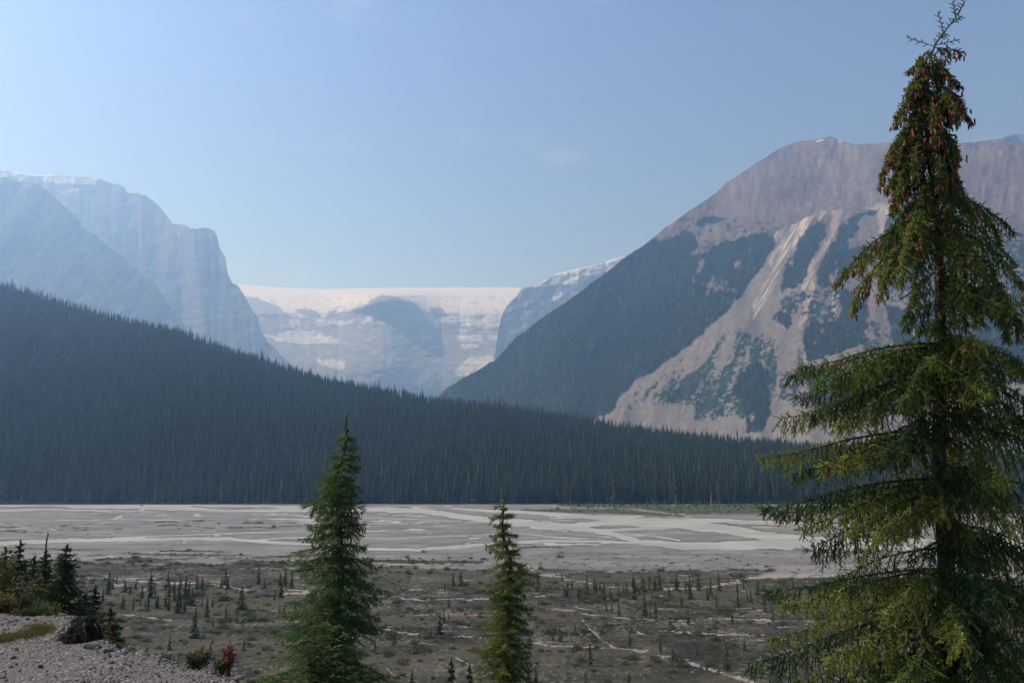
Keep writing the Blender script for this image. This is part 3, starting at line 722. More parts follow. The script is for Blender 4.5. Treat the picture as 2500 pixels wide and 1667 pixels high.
def scatter(name, pts, kinds, turns, sizes, protos, label, cat):
    me = bpy.data.meshes.new(name)
    me.vertices.add(len(pts)); me.vertices.foreach_set('co', np.asarray(pts, np.float32).ravel())
    a = me.attributes.new('kind', 'INT', 'POINT'); a.data.foreach_set('value', np.asarray(kinds, np.int32))
    a = me.attributes.new('turn', 'FLOAT_VECTOR', 'POINT'); a.data.foreach_set('vector', np.asarray(turns, np.float32).ravel())
    a = me.attributes.new('size', 'FLOAT_VECTOR', 'POINT'); a.data.foreach_set('vector', np.asarray(sizes, np.float32).ravel())
    o = bpy.data.objects.new(name, me); COL.objects.link(o)
    md = o.modifiers.new('scatter', 'NODES'); md.node_group = scatter_nodes(name + '_nodes', protos)
    tag(o, label, cat, kind='stuff')
    return o

def rnd_turns(n, tilt=0.03):
    t = np.zeros((n, 3)); t[:, 2] = RNG.random(n) * 6.283; t[:, :2] = RNG.normal(size=(n, 2)) * tilt; return t

# --- hillside: sample points evenly over the slope, larger trees first become objects of their own
NPT = 66000
spx = RNG.uniform(-700, 3000, NPT); ss = RNG.random(NPT) ** 0.95 * 1.18
P = hill_xyz(spx[:, None], ss[:, None])[:, 0]
keep = fbm(P[:, 0] / 60, P[:, 1] / 60, 3, 70) > -0.62
P = P[keep]; ss = ss[keep]; spx = spx[keep]
sz = 1.15 * RNG.normal(1.0, 0.24, len(P)).clip(0.4, 1.6) * (1 + 0.18 * fbm(P[:, 0] / 90, P[:, 1] / 90, 3, 71)) * (1 - 0.25 * smooth(0.3, 0.9, ss)) * np.where(RNG.random(len(P)) < .07, 1.35, 1.0)
near = (ss < 0.02)
P[:, 2] -= 0.3
protoM = [cone_spruce(11 + i, 20, R_, t_, s_, b_) for i, (R_, t_, s_, b_) in enumerate([(2.5, 11, 8, .06), (3.0, 10, 9, .04), (2.0, 12, 7, .12), (2.6, 9, 8, .08), (1.7, 11, 7, .16)])]
# front rank along the bank of the river, each one an object
frx = np.sort(RNG.uniform(-60, 2560, 300))
protos = []
for i, (v, f, a, mi) in enumerate(protoM):
    me_o = mesh_obj('spruce_tree', v, f, [M_FS, M_BARK], attrs={'tip': a}, fmat=mi)
    protos.append(me_o)
fr_s = RNG.uniform(0.001, 0.022, 300)
FP = hill_xyz(frx[:, None], fr_s[:, None])[:, 0]
for i in range(300):
    if i < len(protos): o = protos[i]
    else: o = protos[int(RNG.integers(len(protos)))].copy(); COL.objects.link(o)
    k = float(np.clip(RNG.normal(1.1, 0.28), 0.4, 1.6)); o.location = FP[i] + np.array([0, 0, 0.1])
    o.scale = (k * float(RNG.uniform(.8, 1.15)), k * float(RNG.uniform(.8, 1.15)), k); o.rotation_euler = (float(RNG.normal() * .02), float(RNG.normal() * .02), float(RNG.random() * 6.28))
    tag(o, 'dark narrow spruce in the front row of the wood on the far river bank', 'tree', 'spruces lining the far river bank')
n = len(P)
sc3 = np.stack([sz * RNG.uniform(.8, 1.15, n), sz * RNG.uniform(.8, 1.15, n), sz], 1)
scatter('spruce_forest', P, RNG.integers(0, 5, n), rnd_turns(n, 0.02), sc3, protos, 'dense dark spruce forest covering the hill across the river', 'forest')

# --- wood on the right mountain
v, f, a, mi = cone_spruce(31, 16, 1.7, 6, 6, .05)
# candidate pixels on its face -> points of the slope
n = 60000
qx = RNG.uniform(1030, 2620, n); qy = RNG.uniform(520, 1150, n)
sky_y = lin(RM_SKY, qx)
ff, fs = rm_forest(qx, qy)
hill_y = lin([(a_, b_ - 12) for a_, b_ in HC], qx)
ok = (qy > sky_y + 1.5) & (qy < hill_y) & (ff | (fs & (RNG.random(n) < 0.16)))
qx, qy, ff = qx[ok], qy[ok], ff[ok]
Q = at(qx, qy, RM_Y(qx, qy)); Q[:, 2] -= 1.0
n = len(Q); sz = RNG.normal(1.0, 0.22, n).clip(0.4, 1.5) * np.where(ff, 0.95, 0.45) * (1 - 0.25 * smooth(700, 540, qy))
scatter('mountain_forest', Q, RNG.integers(0, 5, n), rnd_turns(n, 0.02), np.stack([sz, sz, sz * 0.85], 1), protos, 'spruce wood in dark patches between the scree chutes of the right mountain', 'forest')
# skyline spruces on the left shoulder of the right mountain
# ================================================================== gravel bank in the foreground
ZP = CAMZ - 1.7
EDGE = [(-1500, 1470), (-700, 1480), (-300, 1486), (0, 1494), (60, 1500), (110, 1505), (150, 1497), (185, 1502), (207, 1520), (222, 1545), (240, 1563), (300, 1588), (400, 1612), (500, 1640), (600, 1664), (700, 1705),
        (900, 1800), (1300, 2100), (1800, 2500), (2600, 2900), (3600, 3200)]
def edge_Y(px):
    e = lin(EDGE, px)
    return ground_at(px, e, ZP)[..., 1]
def px_of(X, Y, Z=ZP):
    # column in which a point is seen
    dz = Z - CAMZ
    depth = Y * CP + dz * SP
    return CXP + F * X / depth
def bank_z(X, Y):
    X = np.asarray(X, float); Y = np.asarray(Y, float)
    ang = np.clip(px_of(X, np.maximum(Y, 0.5)), -1500, 3600)
    d = Y - edge_Y(ang)
    n1 = fbm(X * 1.1, Y * 1.1, 4, 401) * 0.05 + fbm(X * 5.0, Y * 5.0, 4, 402) * 0.014
    plat = ZP + n1
    # the bank breaks off, steep at first, then a long slope down to the flat
    drop = np.where(d > 0, 0.55 * d + 0.35 * (1 - np.exp(-d * 2.5)), 0)
    z = plat - drop + np.where(d > 0, n1 * 3, 0)
    return np.maximum(z, -1.3)

def bank_grid(x0, x1, y0, y1, st):
    xs = np.arange(x0, x1 + st, st); ys = np.arange(y0, y1 + st, st)
    X, Y = np.meshgrid(xs, ys); return X, Y, bank_z(X, Y)
m = NT('bank_gravel'); p = m.coord()
vo = m.n('ShaderNodeTexVoronoi'); m.l(p, vo.inputs['Vector']); vo.inputs['Scale'].default_value = 34.0
vo2 = m.n('ShaderNodeTexVoronoi'); m.l(p, vo2.inputs['Vector']); vo2.inputs['Scale'].default_value = 80.0
sepc = m.n('ShaderNodeSeparateColor'); m.l(vo.outputs['Color'], sepc.inputs[0])
c = m.mix(sepc.outputs[0], (0.062, 0.058, 0.057), (0.140, 0.129, 0.126))
c = m.mix(m.ramp(sepc.outputs[1], 0.80, 0.95), c, (0.27, 0.255, 0.245))
nz = m.noise(p, 1.3, 5, 0.6)
dust = m.mix(m.ramp(m.noise(p, 150.0, 3, 0.6), 0.3, 0.7), (0.105, 0.092, 0.090), (0.158, 0.140, 0.135))
c = m.mix(m.ramp(nz, 0.40, 0.66, 0, 0.85), c, dust)
hh = m.math('SUBTRACT', 1.0, m.math('MULTIPLY', vo.outputs['Distance'], 1.4))
hh = m.math('ADD', hh, m.math('MULTIPLY', m.math('SUBTRACT', 1.0, vo2.outputs['Distance']), 0.35))
b = m.bump(hh, 0.75, 0.03)
M_BANK = m.principled(c, 0.92, 0.2, b)
X, Y, Z = bank_grid(-14, 14, -3, 14, 0.07)
# a far coarser skirt continues the slope; both are one mesh
xs = np.arange(-90, 91, 1.5); ys = np.r_[np.arange(-40, 90, 1.5)]
X2, Y2 = np.meshgrid(xs, ys); Z2 = bank_z(X2, Y2)
inside = (X2 > -13) & (X2 < 13) & (Y2 > -2) & (Y2 < 13)
Z2 = np.where(inside, Z2 - 0.6, Z2 - 0.02)
V1 = np.stack([X, Y, Z], -1).reshape(-1, 3); V2 = np.stack([X2, Y2, Z2], -1).reshape(-1, 3)
o = mesh_obj('gravel_bank', np.r_[V1, V2], [grid_faces(*X.shape), grid_faces(*X2.shape) + len(V1)], M_BANK, smooth_shade=True)
tag(o, kind='structure')

# loose stones
def stone(seed, sub=2):
    import bmesh
    rg = np.random.default_rng(seed)
    bm = bmesh.new(); bmesh.ops.create_icosphere(bm, subdivisions=sub, radius=0.5)
    v = np.array([x.co[:] for x in bm.verts]); f = np.array([[q.index for q in x.verts] for x in bm.faces]); bm.free()
    for k in range(13):                                  # knock flats off it
        d = rg.normal(size=3); d /= np.linalg.norm(d); h = rg.uniform(0.22, 0.42)
        s_ = v @ d; v = v - np.outer(np.maximum(s_ - h, 0), d) * 0.97
    v += 0.02 * rg.normal(size=v.shape)
    v *= np.array([rg.uniform(.8, 1.3), rg.uniform(.7, 1.0), rg.uniform(.45, .75)])
    return v, f
m = NT('stone'); r = m.objrand(); p = m.obj()
c = m.mix(r, (0.062, 0.059, 0.059), (0.175, 0.164, 0.16)); c = m.mix(m.ramp(r, 0.86, 0.97), c, (0.34, 0.31, 0.28))
c = m.mix(m.ramp(m.noise(p, 4, 5, 0.6), 0.4, 0.7, 0, 0.5), c, (0.10, 0.095, 0.09))
M_STONE = m.principled(c, 0.9, 0.2, m.bump(m.noise(p, 9, 4), 0.3, 0.05))
sp = []
# four named stones lie on the bank edge and serve as patterns for the loose gravel
def place_stone(seed, px, py, dia, label, name='rock', squash=1.0, Yq=None, sub=3, rot=0.0, cat='rock'):
    v, f = stone(seed, sub)
    q = ground_at(px, py, ZP)
    z = float(bank_z(q[0], q[1]))
    o = mesh_obj(name, v, f, M_STONE, smooth_shade=False)
    o.location = (q[0], q[1], z + dia * 0.12); o.scale = (dia, dia, dia * squash); o.rotation_euler = (0.1, 0.05, rot)
    tag(o, label, cat)
    return o
s1 = place_stone(51, 226, 1583, 0.20, 'pale tan flat rock wedged beside the dark undercut root mass', squash=0.55, rot=0.5)
s2 = place_stone(52, 262, 1594, 0.17, 'grey slab of rock lying half in shadow right of the pale tan rock', squash=0.5, rot=2.5)
s3 = place_stone(53, 412, 1606, 0.085, 'rounded pale grey stone on the brink of the gravel bank', rot=1.2)
s4 = place_stone(54, 395, 1612, 0.07, 'angular grey stone touching the rounded pale stone on the brink', rot=0.2)
s5 = place_stone(55, 404, 1621, 0.06, 'small dark stone just below the two stones on the brink', rot=2.2)
s6 = place_stone(56, 584, 1660, 0.13, 'flat cream stone at the foot of the red leaved shrub', squash=0.5, rot=2.8)
s7 = place_stone(57, 152, 1500, 0.11, 'pale rock on the crest of the bank above the root mass', squash=0.7, rot=0.3)
n = 26000
X = RNG.uniform(-10, 1.5, n); Y = RNG.uniform(2.2, 12.5, n)
pxv = px_of(X, Y); d = Y - edge_Y(np.clip(pxv, -1500, 3600))
w_ = (pxv > -250) & (pxv < 900) & (d < 1.3) & (RNG.random(n) < np.where(fbm(X * 0.9, Y * 0.9, 4, 403) + 0.9 * smooth(-2.5, 0, d) > 0.15, 1.0, 0.28))
X, Y = X[w_], Y[w_]; n = len(X)
dia = np.exp(RNG.normal(math.log(0.022), 0.42, n)).clip(0.010, 0.075)
Z = bank_z(X, Y) + dia * 0.10
t = rnd_turns(n, 0.25)
scatter('loose_gravel', np.stack([X, Y, Z], 1), RNG.integers(0, 5, n), t, dia[:, None] * np.array([[1, 1, 1.0]]), [s1, s3, s4, s5, s6], 'loose grey gravel strewn over the bank in the foreground', 'gravel')
for s_ in ():
    pass

# ---- blades of grass
def blades(cx, n, hgt, spread, seed, wdt=0.004):
    """n grass blades rooted at the points cx (k,3)"""
    rg = np.random.default_rng(seed)
    base = cx[rg.integers(len(cx), size=n)] + np.c_[rg.normal(size=(n, 2)) * spread, np.zeros(n)]
    a = rg.random(n) * 6.283; h = hgt * rg.uniform(0.45, 1.2, n); ln = rg.uniform(0.1, 0.75, n)
    d = np.stack([np.cos(a), np.sin(a), np.zeros(n)], 1); s_ = np.stack([-np.sin(a), np.cos(a), np.zeros(n)], 1) * wdt
    mid = base + d * (h * ln * 0.4)[:, None] + np.array([0, 0, 1]) * (h * 0.6)[:, None]
    tip = base + d * (h * ln)[:, None] + np.array([0, 0, 1]) * (h * (1 - ln * 0.35))[:, None]
    V = np.stack([base - s_, base + s_, mid + s_ * .7, mid - s_ * .7, tip], 1).reshape(-1, 3)
    i = np.arange(n)[:, None] * 5
    return V, [i + np.array([[0, 1, 2, 3]]), i + np.array([[3, 2, 4]])]
def attr_mat(name, cols, trans=0.3, rough=0.7):
    m = NT(name); t = m.attr('tint')
    c = m.mix(m.ramp(t, 0.0, 0.5), cols[0], cols[1]); c = m.mix(m.ramp(t, 0.5, 1.0), c, cols[2])
    return m.principled(c, rough, 0.2, None, trans)
M_GRASS = attr_mat('dry_grass', [(0.075, 0.085, 0.025), (0.13, 0.12, 0.035), (0.20, 0.13, 0.05)])
gp = []
for (a0, b0, a1, b1, wd) in [(-40, 1562, 60, 1555, 6), (60, 1555, 110, 1540, 9), (75, 1543, 130, 1537, 8), (-20, 1570, 30, 1562, 5)]:
    k = 500; t = RNG.random(k)
    gp.append(ground_at(a0 + (a1 - a0) * t, b0 + (b1 - b0) * t + RNG.normal(size=k) * wd * 0.55, ZP))
gp = np.concatenate(gp); gp[:, 2] = bank_z(gp[:, 0], gp[:, 1])
V, Fc = blades(gp, 9000, 0.045, 0.015, 5, 0.0022)
V[:, 2] -= 0.002
o = mesh_obj('grass_patch', V, Fc, M_GRASS, attrs={'tint': np.clip(np.repeat(RNG.random(9000), 5) * 0.6 + np.repeat(smooth(100, 135, px_of(V[::5, 0], V[::5, 1])), 5) * 0.5, 0, 1)})
tag(o, 'low strip of yellowish grass growing across the gravel bank', 'grass', kind='stuff')

# ---- undercut root mass at the corner of the bank
def tube(pts, rad, seg=6):
    pts = np.asarray(pts, float); rad = np.broadcast_to(np.asarray(rad, float), (len(pts),))
    tan = np.gradient(pts, axis=0); tan /= np.linalg.norm(tan, axis=1)[:, None] + 1e-9
    ref = np.array([0.31, 0.17, 0.93]); 
    u = np.cross(tan, ref); u /= np.linalg.norm(u, axis=1)[:, None] + 1e-9; w2 = np.cross(tan, u)
    a = np.arange(seg) / seg * 6.2832
    V = pts[:, None] + rad[:, None, None] * (np.cos(a)[None, :, None] * u[:, None] + np.sin(a)[None, :, None] * w2[:, None])
    i, j = np.meshgrid(np.arange(len(pts) - 1), np.arange(seg), indexing='ij')
    A = (i * seg + j).ravel(); B = (i * seg + (j + 1) % seg).ravel()
    return V.reshape(-1, 3), np.stack([A, B, B + seg, A + seg], 1)
def join(parts):
    V = []; Fq = {}; n = 0
    for v, fs in parts:
        if not isinstance(fs, (list, tuple)): fs = [fs]
        for f in fs: Fq.setdefault(f.shape[1], []).append(f + n)
        V.append(v); n += len(v)
    return np.concatenate(V), [np.concatenate(x) for x in Fq.values()]
def lump(seed, sx, sy, sz, rough, sub=4):
    import bmesh
    bm = bmesh.new(); bmesh.ops.create_icosphere(bm, subdivisions=sub, radius=0.5)
    v = np.array([x.co[:] for x in bm.verts]); f = np.array([[q.index for q in x.verts] for x in bm.faces]); bm.free()
    nn = v / np.linalg.norm(v, axis=1)[:, None]
    dsp = fbm(nn[:, 0] * 2.4 + seed, nn[:, 1] * 2.4 + nn[:, 2] * 1.7, 5, seed, 0.62) + 0.5 * fbm(nn[:, 2] * 5 + seed, nn[:, 0] * 5 - nn[:, 1] * 4, 4, seed + 3, 0.6)
    return v * (1 + rough * dsp[:, None]) * np.array([sx, sy, sz]), f
m = NT('shade_darkened_root'); p = m.coord()
c = m.mix(m.ramp(m.noise(p, 26, 6, 0.7, sc3=(1, 1, .35)), 0.4, 0.68), (0.008, 0.008, 0.007), (0.040, 0.038, 0.036))  # root colour darkened to carry the black shade of the undercut
c = m.mix(m.ramp(m.noise(p, 14, 3), 0.62, 0.72, 0, 0.8), c, (0.03, 0.045, 0.018))
M_SHADED_ROOT = m.principled(c, 1.0, 0.1, m.bump(m.noise(p, 40, 5, 0.7), 0.9, 0.03))
q0 = ground_at(192, 1562, ZP); q0[2] = ZP
root = empty('tree_stump', q0 + np.array([0, 0, -0.15]))
tag(root, 'dark upturned tree stump with a root mass at the corner of the gravel bank', 'tree stump')
v, f = lump(7, 0.36, 0.34, 0.42, 0.55)
v2, f2 = lump(9, 0.26, 0.26, 0.30, 0.5, 3); v2 = v2 + np.array([-0.14, 0.05, 0.06])
v3, f3 = lump(12, 0.16, 0.16, 0.26, 0.5, 3); v3 = v3 + np.array([0.03, 0.04, 0.20])
V, Fc = join([(v + np.array([0.03, 0, 0.13]), f), (v2, f2), (v3, f3)])
mesh_obj('root_ball', V, Fc, M_SHADED_ROOT, root)
rg = np.random.default_rng(3); tb = []
for k in range(34):
    a = rg.random() * 6.28; s0 = np.array([math.cos(a) * 0.14, -abs(math.sin(a)) * 0.14, rg.uniform(0.0, 0.36)])
    dr = np.array([math.cos(a) * .5, -abs(math.sin(a)) - .2, rg.uniform(-.5, .7)]); L_ = rg.uniform(0.08, 0.24)
    t = np.linspace(0, 1, 7)[:, None]
    pts = s0 + dr * t * L_ + np.array([0, 0, -0.5]) * L_ * t ** 2 + rg.normal(size=(7, 3)) * 0.008
    tb.append(tube(pts, np.linspace(0.006, 0.0012, 7) * rg.uniform(.6, 1.3), 5))
V, Fc = join(tb)
M_ROOT = NT('weathered_root').principled((0.10, 0.085, 0.07), 0.95, 0.1)
mesh_obj('root', V, Fc, M_ROOT, root)
V, Fc = blades(np.array([[0.0, -0.12, -0.02], [0.06, -0.16, -0.02], [-0.05, -0.1, 0.0], [0.02, -0.18, -0.05], [-0.12, -.12, 0.0], [0.0, -.2, -.05]]), 260, 0.11, 0.04, 8, 0.003)
mesh_obj('grass_tuft', V, Fc, M_GRASS, root, attrs={'tint': np.repeat(RNG.random(260) * .3, 5)})
# ================================================================== near spruces
def needle_mesh(P0, P1, tint, rg, per, nlen, nw, up=0.25):
    """needles all round the twigs P0->P1"""
    n = len(P0); K = per
    t = (np.arange(K) + rg.random((n, K))) / K
    ax = P1 - P0; L_ = np.linalg.norm(ax, axis=1, keepdims=True); ax = ax / (L_ + 1e-9)
    ref = np.where(np.abs(ax[:, 2:3]) > 0.9, np.array([[1., 0, 0]]), np.array([[0, 0, 1.]]))
    u = np.cross(ax, ref); u /= np.linalg.norm(u, axis=1, keepdims=True) + 1e-9; v = np.cross(u, ax)
    a = rg.random((n, K)) * 6.2832
    rad = np.cos(a)[..., None] * u[:, None] + np.sin(a)[..., None] * v[:, None]
    d = rad * 0.85 + ax[:, None] * 0.75; d[..., 2] += up * 0.3
    d /= np.linalg.norm(d, axis=2, keepdims=True)
    base = P0[:, None] + (P1 - P0)[:, None] * t[..., None]
    ln = nlen * rg.uniform(0.7, 1.2, (n, K))[..., None] * (1 - 0.35 * t[..., None])
    side = np.cross(d, rad + 0.3 * ax[:, None]); side /= np.linalg.norm(side, axis=2, keepdims=True) + 1e-9
    side *= nw * 0.5
    V = np.stack([base - side, base + side, base + d * ln], 2).reshape(-1, 3)
    Fq = np.arange(n * K * 3).reshape(-1, 3)
    A = np.repeat(tint[:, None] + rg.normal(size=(n, K)) * 0.06, 3, 1).reshape(-1)
    return V, Fq, np.clip(A, 0, 1)

def twig_sticks(P0, P1, r):
    n = len(P0); ax = P1 - P0; ax /= np.linalg.norm(ax, axis=1, keepdims=True) + 1e-9
    ref = np.array([[0.3, 0.2, 0.93]]); u = np.cross(ax, ref); u /= np.linalg.norm(u, axis=1, keepdims=True) + 1e-9; v = np.cross(ax, u)
    r = np.broadcast_to(np.asarray(r, float).reshape(-1, 1), (n, 1))
    ring = [u * r, (-0.5 * u + 0.87 * v) * r, (-0.5 * u - 0.87 * v) * r]
    V = np.stack([P0 + ring[0], P0 + ring[1], P0 + ring[2], P1 + ring[0] * .5, P1 + ring[1] * .5, P1 + ring[2] * .5], 1).reshape(-1, 3)
    i = np.arange(n)[:, None] * 6
    return V, np.concatenate([i + np.array([[0, 1, 4, 3]]), i + np.array([[1, 2, 5, 4]]), i + np.array([[2, 0, 3, 5]])])

class Spruce:
    def __init__(s, seed, nlen=0.013, nw=0.0022, per=26):
        s.rg = np.random.default_rng(seed); s.T0 = []; s.T1 = []; s.ti = []; s.wood = []; s.S0 = []; s.S1 = []; s.Sr = []
        s.cones = []; s.nlen = nlen; s.nw = nw; s.per = per; s.bareS = []
    def twig(s, a, b, tint, r=0.0016):
        s.T0.append(a); s.T1.append(b); s.ti.append(tint); s.S0.append(a); s.S1.append(b); s.Sr.append(r)
    def stick(s, a, b, r): s.S0.append(a); s.S1.append(b); s.Sr.append(r)
    def limb(s, base, az, L, e0, droop, upturn, sec_len, sec_gap, hang, tint, r0, tw=0.10, dens=1.0, bare=0.12, cone_p=0.0, thin=0.0, npts=14):
        """one bough: an arching limb, side branchlets that hang, twigs on each"""
        rg = s.rg
        t = np.linspace(0, 1, npts)
        out = np.array([math.cos(az), math.sin(az), 0.0])
        e = e0 - droop * t ** 0.9 + upturn * np.maximum(t - 0.72, 0) * 3.4
        stp = L / (npts - 1)
        pts = [np.array(base, float)]
        wob = rg.normal() * 0.1
        for i in range(1, npts):
            a_ = az + wob * t[i] + rg.normal() * 0.05
            d = np.array([math.cos(a_) * math.cos(e[i]), math.sin(a_) * math.cos(e[i]), math.sin(e[i])])
            pts.append(pts[-1] + d * stp)
        pts = np.array(pts)
        s.wood.append(tube(pts, r0 * (1 - t * 0.88), 5))
        cum = t * L
        q = bare * L
        side = 1
        def P(x):
            return np.array([np.interp(x, cum, pts[:, k]) for k in range(3)])
        while q < L:
            f = q / L
            p0 = P(q); d0 = P(min(q + 0.02, L)) - P(max(q - 0.02, 0)); d0 /= np.linalg.norm(d0) + 1e-9
            sd = np.cross(d0, [0, 0, 1.]); sd /= np.linalg.norm(sd) + 1e-9
            l = sec_len * (0.30 + 0.70 * min(1, (1 - f) * 2.2)) * min(1, 0.4 + f * 3) * rg.uniform(0.6, 1.2)
            l *= 0.50 + 0.95 * float(vnoise(q * 7.0 + az * 13, 0.5, 7)); side = -side
            hg = hang * rg.uniform(0.25, 1.5)
            if rg.random() > thin:
                dirv = sd * side * rg.uniform(0.35, 1.0) + d0 * rg.uniform(0.25, 0.8) + np.array([0, 0, -hg])
                dirv /= np.linalg.norm(dirv)
                s.branchlet(p0, dirv, l, hg, tint + rg.normal() * 0.13, tw, dens, cone_p)
            q += sec_gap * rg.uniform(0.7, 1.35)
        for k in range(4):                                   # tip
            dirv = d0 + rg.normal(size=3) * 0.35; dirv /= np.linalg.norm(dirv)
            s.twig(pts[-1], pts[-1] + dirv * tw * rg.uniform(.8, 1.3), tint + 0.2)
        # twigs sitting directly on top of the limb
        for k in range(int(L / (0.022 if L > 0.5 else 0.03))):
            x = rg.uniform(bare * L, L); p0 = P(x)
            dirv = rg.normal(size=3) * 0.6 + np.array([0, 0, 0.35]) + out * 0.7; dirv /= np.linalg.norm(dirv)
            s.twig(p0, p0 + dirv * tw * rg.uniform(.5, .9), tint + rg.normal() * 0.12)
        if cone_p > 0:
            for k in range(int(cone_p * L * 12)):
                x = rg.uniform(0.35 * L, L); s.cones.append(P(x) + rg.normal(size=3) * np.array([.04, .04, .02]) + np.array([0, 0, -0.02]))
        return pts
    def branchlet(s, p0, d, l, hg, tint, tw, dens, cone_p):
        rg = s.rg
        n = max(3, int(l / 0.036)); p = np.array(p0, float); stp = l / n; side = 1
        for i in range(n):
            d = d + np.array([0, 0, -0.10 * hg]) + rg.normal(size=3) * 0.06; d /= np.linalg.norm(d)
            p2 = p + d * stp
            s.twig(p, p2, tint, 0.0022)
            sd = np.cross(d, [0.1, 0.1, 1.]); sd /= np.linalg.norm(sd) + 1e-9
            side = -side
            if rg.random() < dens:
                td = sd * side * rg.uniform(.5, 1) + d * rg.uniform(.5, 1.0) + rg.normal(size=3) * 0.25 + np.array([0, 0, -0.25 * hg]); td /= np.linalg.norm(td)
                s.twig(p2, p2 + td * tw * rg.uniform(.5, 1.0), tint + rg.normal() * 0.1 + 0.05)
            p = p2
        s.twig(p, p + d * tw * 0.6, tint + 0.15)
        if cone_p > 0 and rg.random() < cone_p:
            for k in range(int(rg.integers(1, 4))): s.cones.append(p + rg.normal(size=3) * 0.02)
    def build(s, name, loc, trunk, label, cat, mat_f, mat_w, max_cones=100, cone_len=0.055, mat_c=None, group=None, kind_sort=None):
        root = empty(name, loc); tag(root, label, cat, group)
        Lc = np.array(loc)
        V, Fc = join([trunk] + s.wood)
        S0 = np.array(s.S0); S1 = np.array(s.S1)
        V2, F2 = twig_sticks(S0, S1, np.array(s.Sr))
        V, Fc = join([(V, Fc), (V2, F2)])
        mesh_obj('trunk', V - Lc, Fc, mat_w, root, smooth_shade=True)
        V, Fc, A = needle_mesh(np.array(s.T0), np.array(s.T1), np.array(s.ti), s.rg, s.per, s.nlen, s.nw)
        mesh_obj('crown', V - Lc, Fc, mat_f, root, attrs={'tint': A})
        if s.cones and mat_c:
            cs = np.array(s.cones); s.rg.shuffle(cs)
            cv, cf = cone_mesh(cone_len)
            first = None
            for i, c_ in enumerate(cs[:max_cones]):
                if first is None:
                    first = mesh_obj('cone', cv, cf, mat_c, root, smooth_shade=False); o = first
                else:
                    o = first.copy(); COL.objects.link(o); o.parent = root
                o.location = c_ - Lc; k = float(s.rg.uniform(.75, 1.15)); o.scale = (k, k, k)
                o.rotation_euler = (float(s.rg.normal() * .22), float(s.rg.normal() * .22), float(s.rg.random() * 6.28))
            rest = cs[max_cones:]
            if len(rest):
                parts = []
                for c_ in rest:
                    a_, b_ = s.rg.normal(size=2) * 0.22
                    R_ = np.array([[1, 0, b_], [0, 1, a_], [-b_, -a_, 1]])
                    parts.append((cv @ R_.T * s.rg.uniform(.75, 1.15) + c_ - Lc, cf))
                V, Fc = join(parts); o = mesh_obj('cones', V, Fc, mat_c, root); tag(o, kind='stuff')
        return root

def cone_mesh(L_):
    """hanging spruce cone: overlapping scales in rings"""
    prof = [(0.0, 0.10), (0.08, 0.62), (0.14, 0.5), (0.22, 0.95), (0.28, 0.78), (0.38, 1.0), (0.44, 0.84), (0.54, 0.98), (0.60, 0.8), (0.70, 0.85), (0.76, 0.62), (0.86, 0.6), (0.93, 0.35), (1.0, 0.05)]
    seg = 7; V = []
    for i, (t, r) in enumerate(prof):
        for k in range(seg):
            a = 6.2832 * (k + 0.5 * (i % 2)) / seg; V.append((math.cos(a) * r * L_ * 0.155, math.sin(a) * r * L_ * 0.155, -t * L_))
    i, j = np.meshgrid(np.arange(len(prof) - 1), np.arange(seg), indexing='ij')
    A = (i * seg + j).ravel(); B = (i * seg + (j + 1) % seg).ravel()
    return np.array(V), np.stack([A, A + seg, B + seg, B], 1)

def needle_mat(name, deep, mid, tip, trans=0.32):
    return attr_mat(name, [deep, mid, tip], trans, 0.6)
M_N1 = needle_mat('spruce_needles_olive', (0.038, 0.095, 0.044), (0.138, 0.200, 0.046), (0.300, 0.315, 0.076))
M_N2 = needle_mat('spruce_needles_green', (0.026, 0.090, 0.034), (0.110, 0.220, 0.058), (0.230, 0.300, 0.078))
M_N3 = needle_mat('spruce_needles_dark', (0.012, 0.034, 0.018), (0.030, 0.062, 0.026), (0.058, 0.090, 0.034))
m = NT('spruce_cone_red'); c = m.mix(m.objrand(), (0.12, 0.034, 0.028), (0.24, 0.068, 0.050)); M_CR = m.principled(c, 0.7, 0.2)
m = NT('spruce_cone_brown'); c = m.mix(m.objrand(), (0.09, 0.065, 0.030), (0.15, 0.105, 0.05)); M_CB = m.principled(c, 0.7, 0.2)
m = NT('bark_near'); p = m.coord()
c = m.mix(m.ramp(m.noise(p, 30, 6, 0.65, sc3=(1, 1, .4)), 0.38, 0.66), (0.035, 0.026, 0.022), (0.125, 0.100, 0.088))
M_BK = m.principled(c, 0.95, 0.15, m.bump(m.noise(p, 60, 4, sc3=(1, 1, .4)), 0.7, 0.01))

# ---------------------------------------------------------------- the big spruce
YB = 8.5
def w8(px, py, dy=0.0, Y=YB): return at(px, py, Y + dy)
TR = [(2330, 1900), (2322, 1700), (2315, 1598), (2309, 1335), (2291, 1160), (2297, 808), (2291, 597), (2283, 461), (2266, 380), (2261, 304), (2266, 163), (2280, 114), (2304, 81), (2334, 43), (2356, 2)]
tp = np.array([w8(*q) for q in TR])
gz = float(bank_z(tp[0][0], YB))
tp = np.concatenate([[[tp[0][0] + 0.03, YB, gz - 0.2]], tp])
tz = tp[:, 2]; zt = np.linspace(tz[0], tz[-1], 60)
TP = np.stack([np.interp(zt, tz, tp[:, 0]), np.interp(zt, tz, tp[:, 1]), zt], 1)
TR_R = np.interp(zt, [tz[0], w8(0, 1300)[2], w8(0, 800)[2], w8(0, 460)[2], w8(0, 160)[2], tz[-1]], [0.115, 0.080, 0.056, 0.032, 0.012, 0.004])
def trunk_at(z): return np.array([np.interp(z, TP[:, 2], TP[:, 0]), np.interp(z, TP[:, 2], TP[:, 1]), z])
SB = Spruce(101, 0.0200, 0.0088, 26)
PXM = F / YB
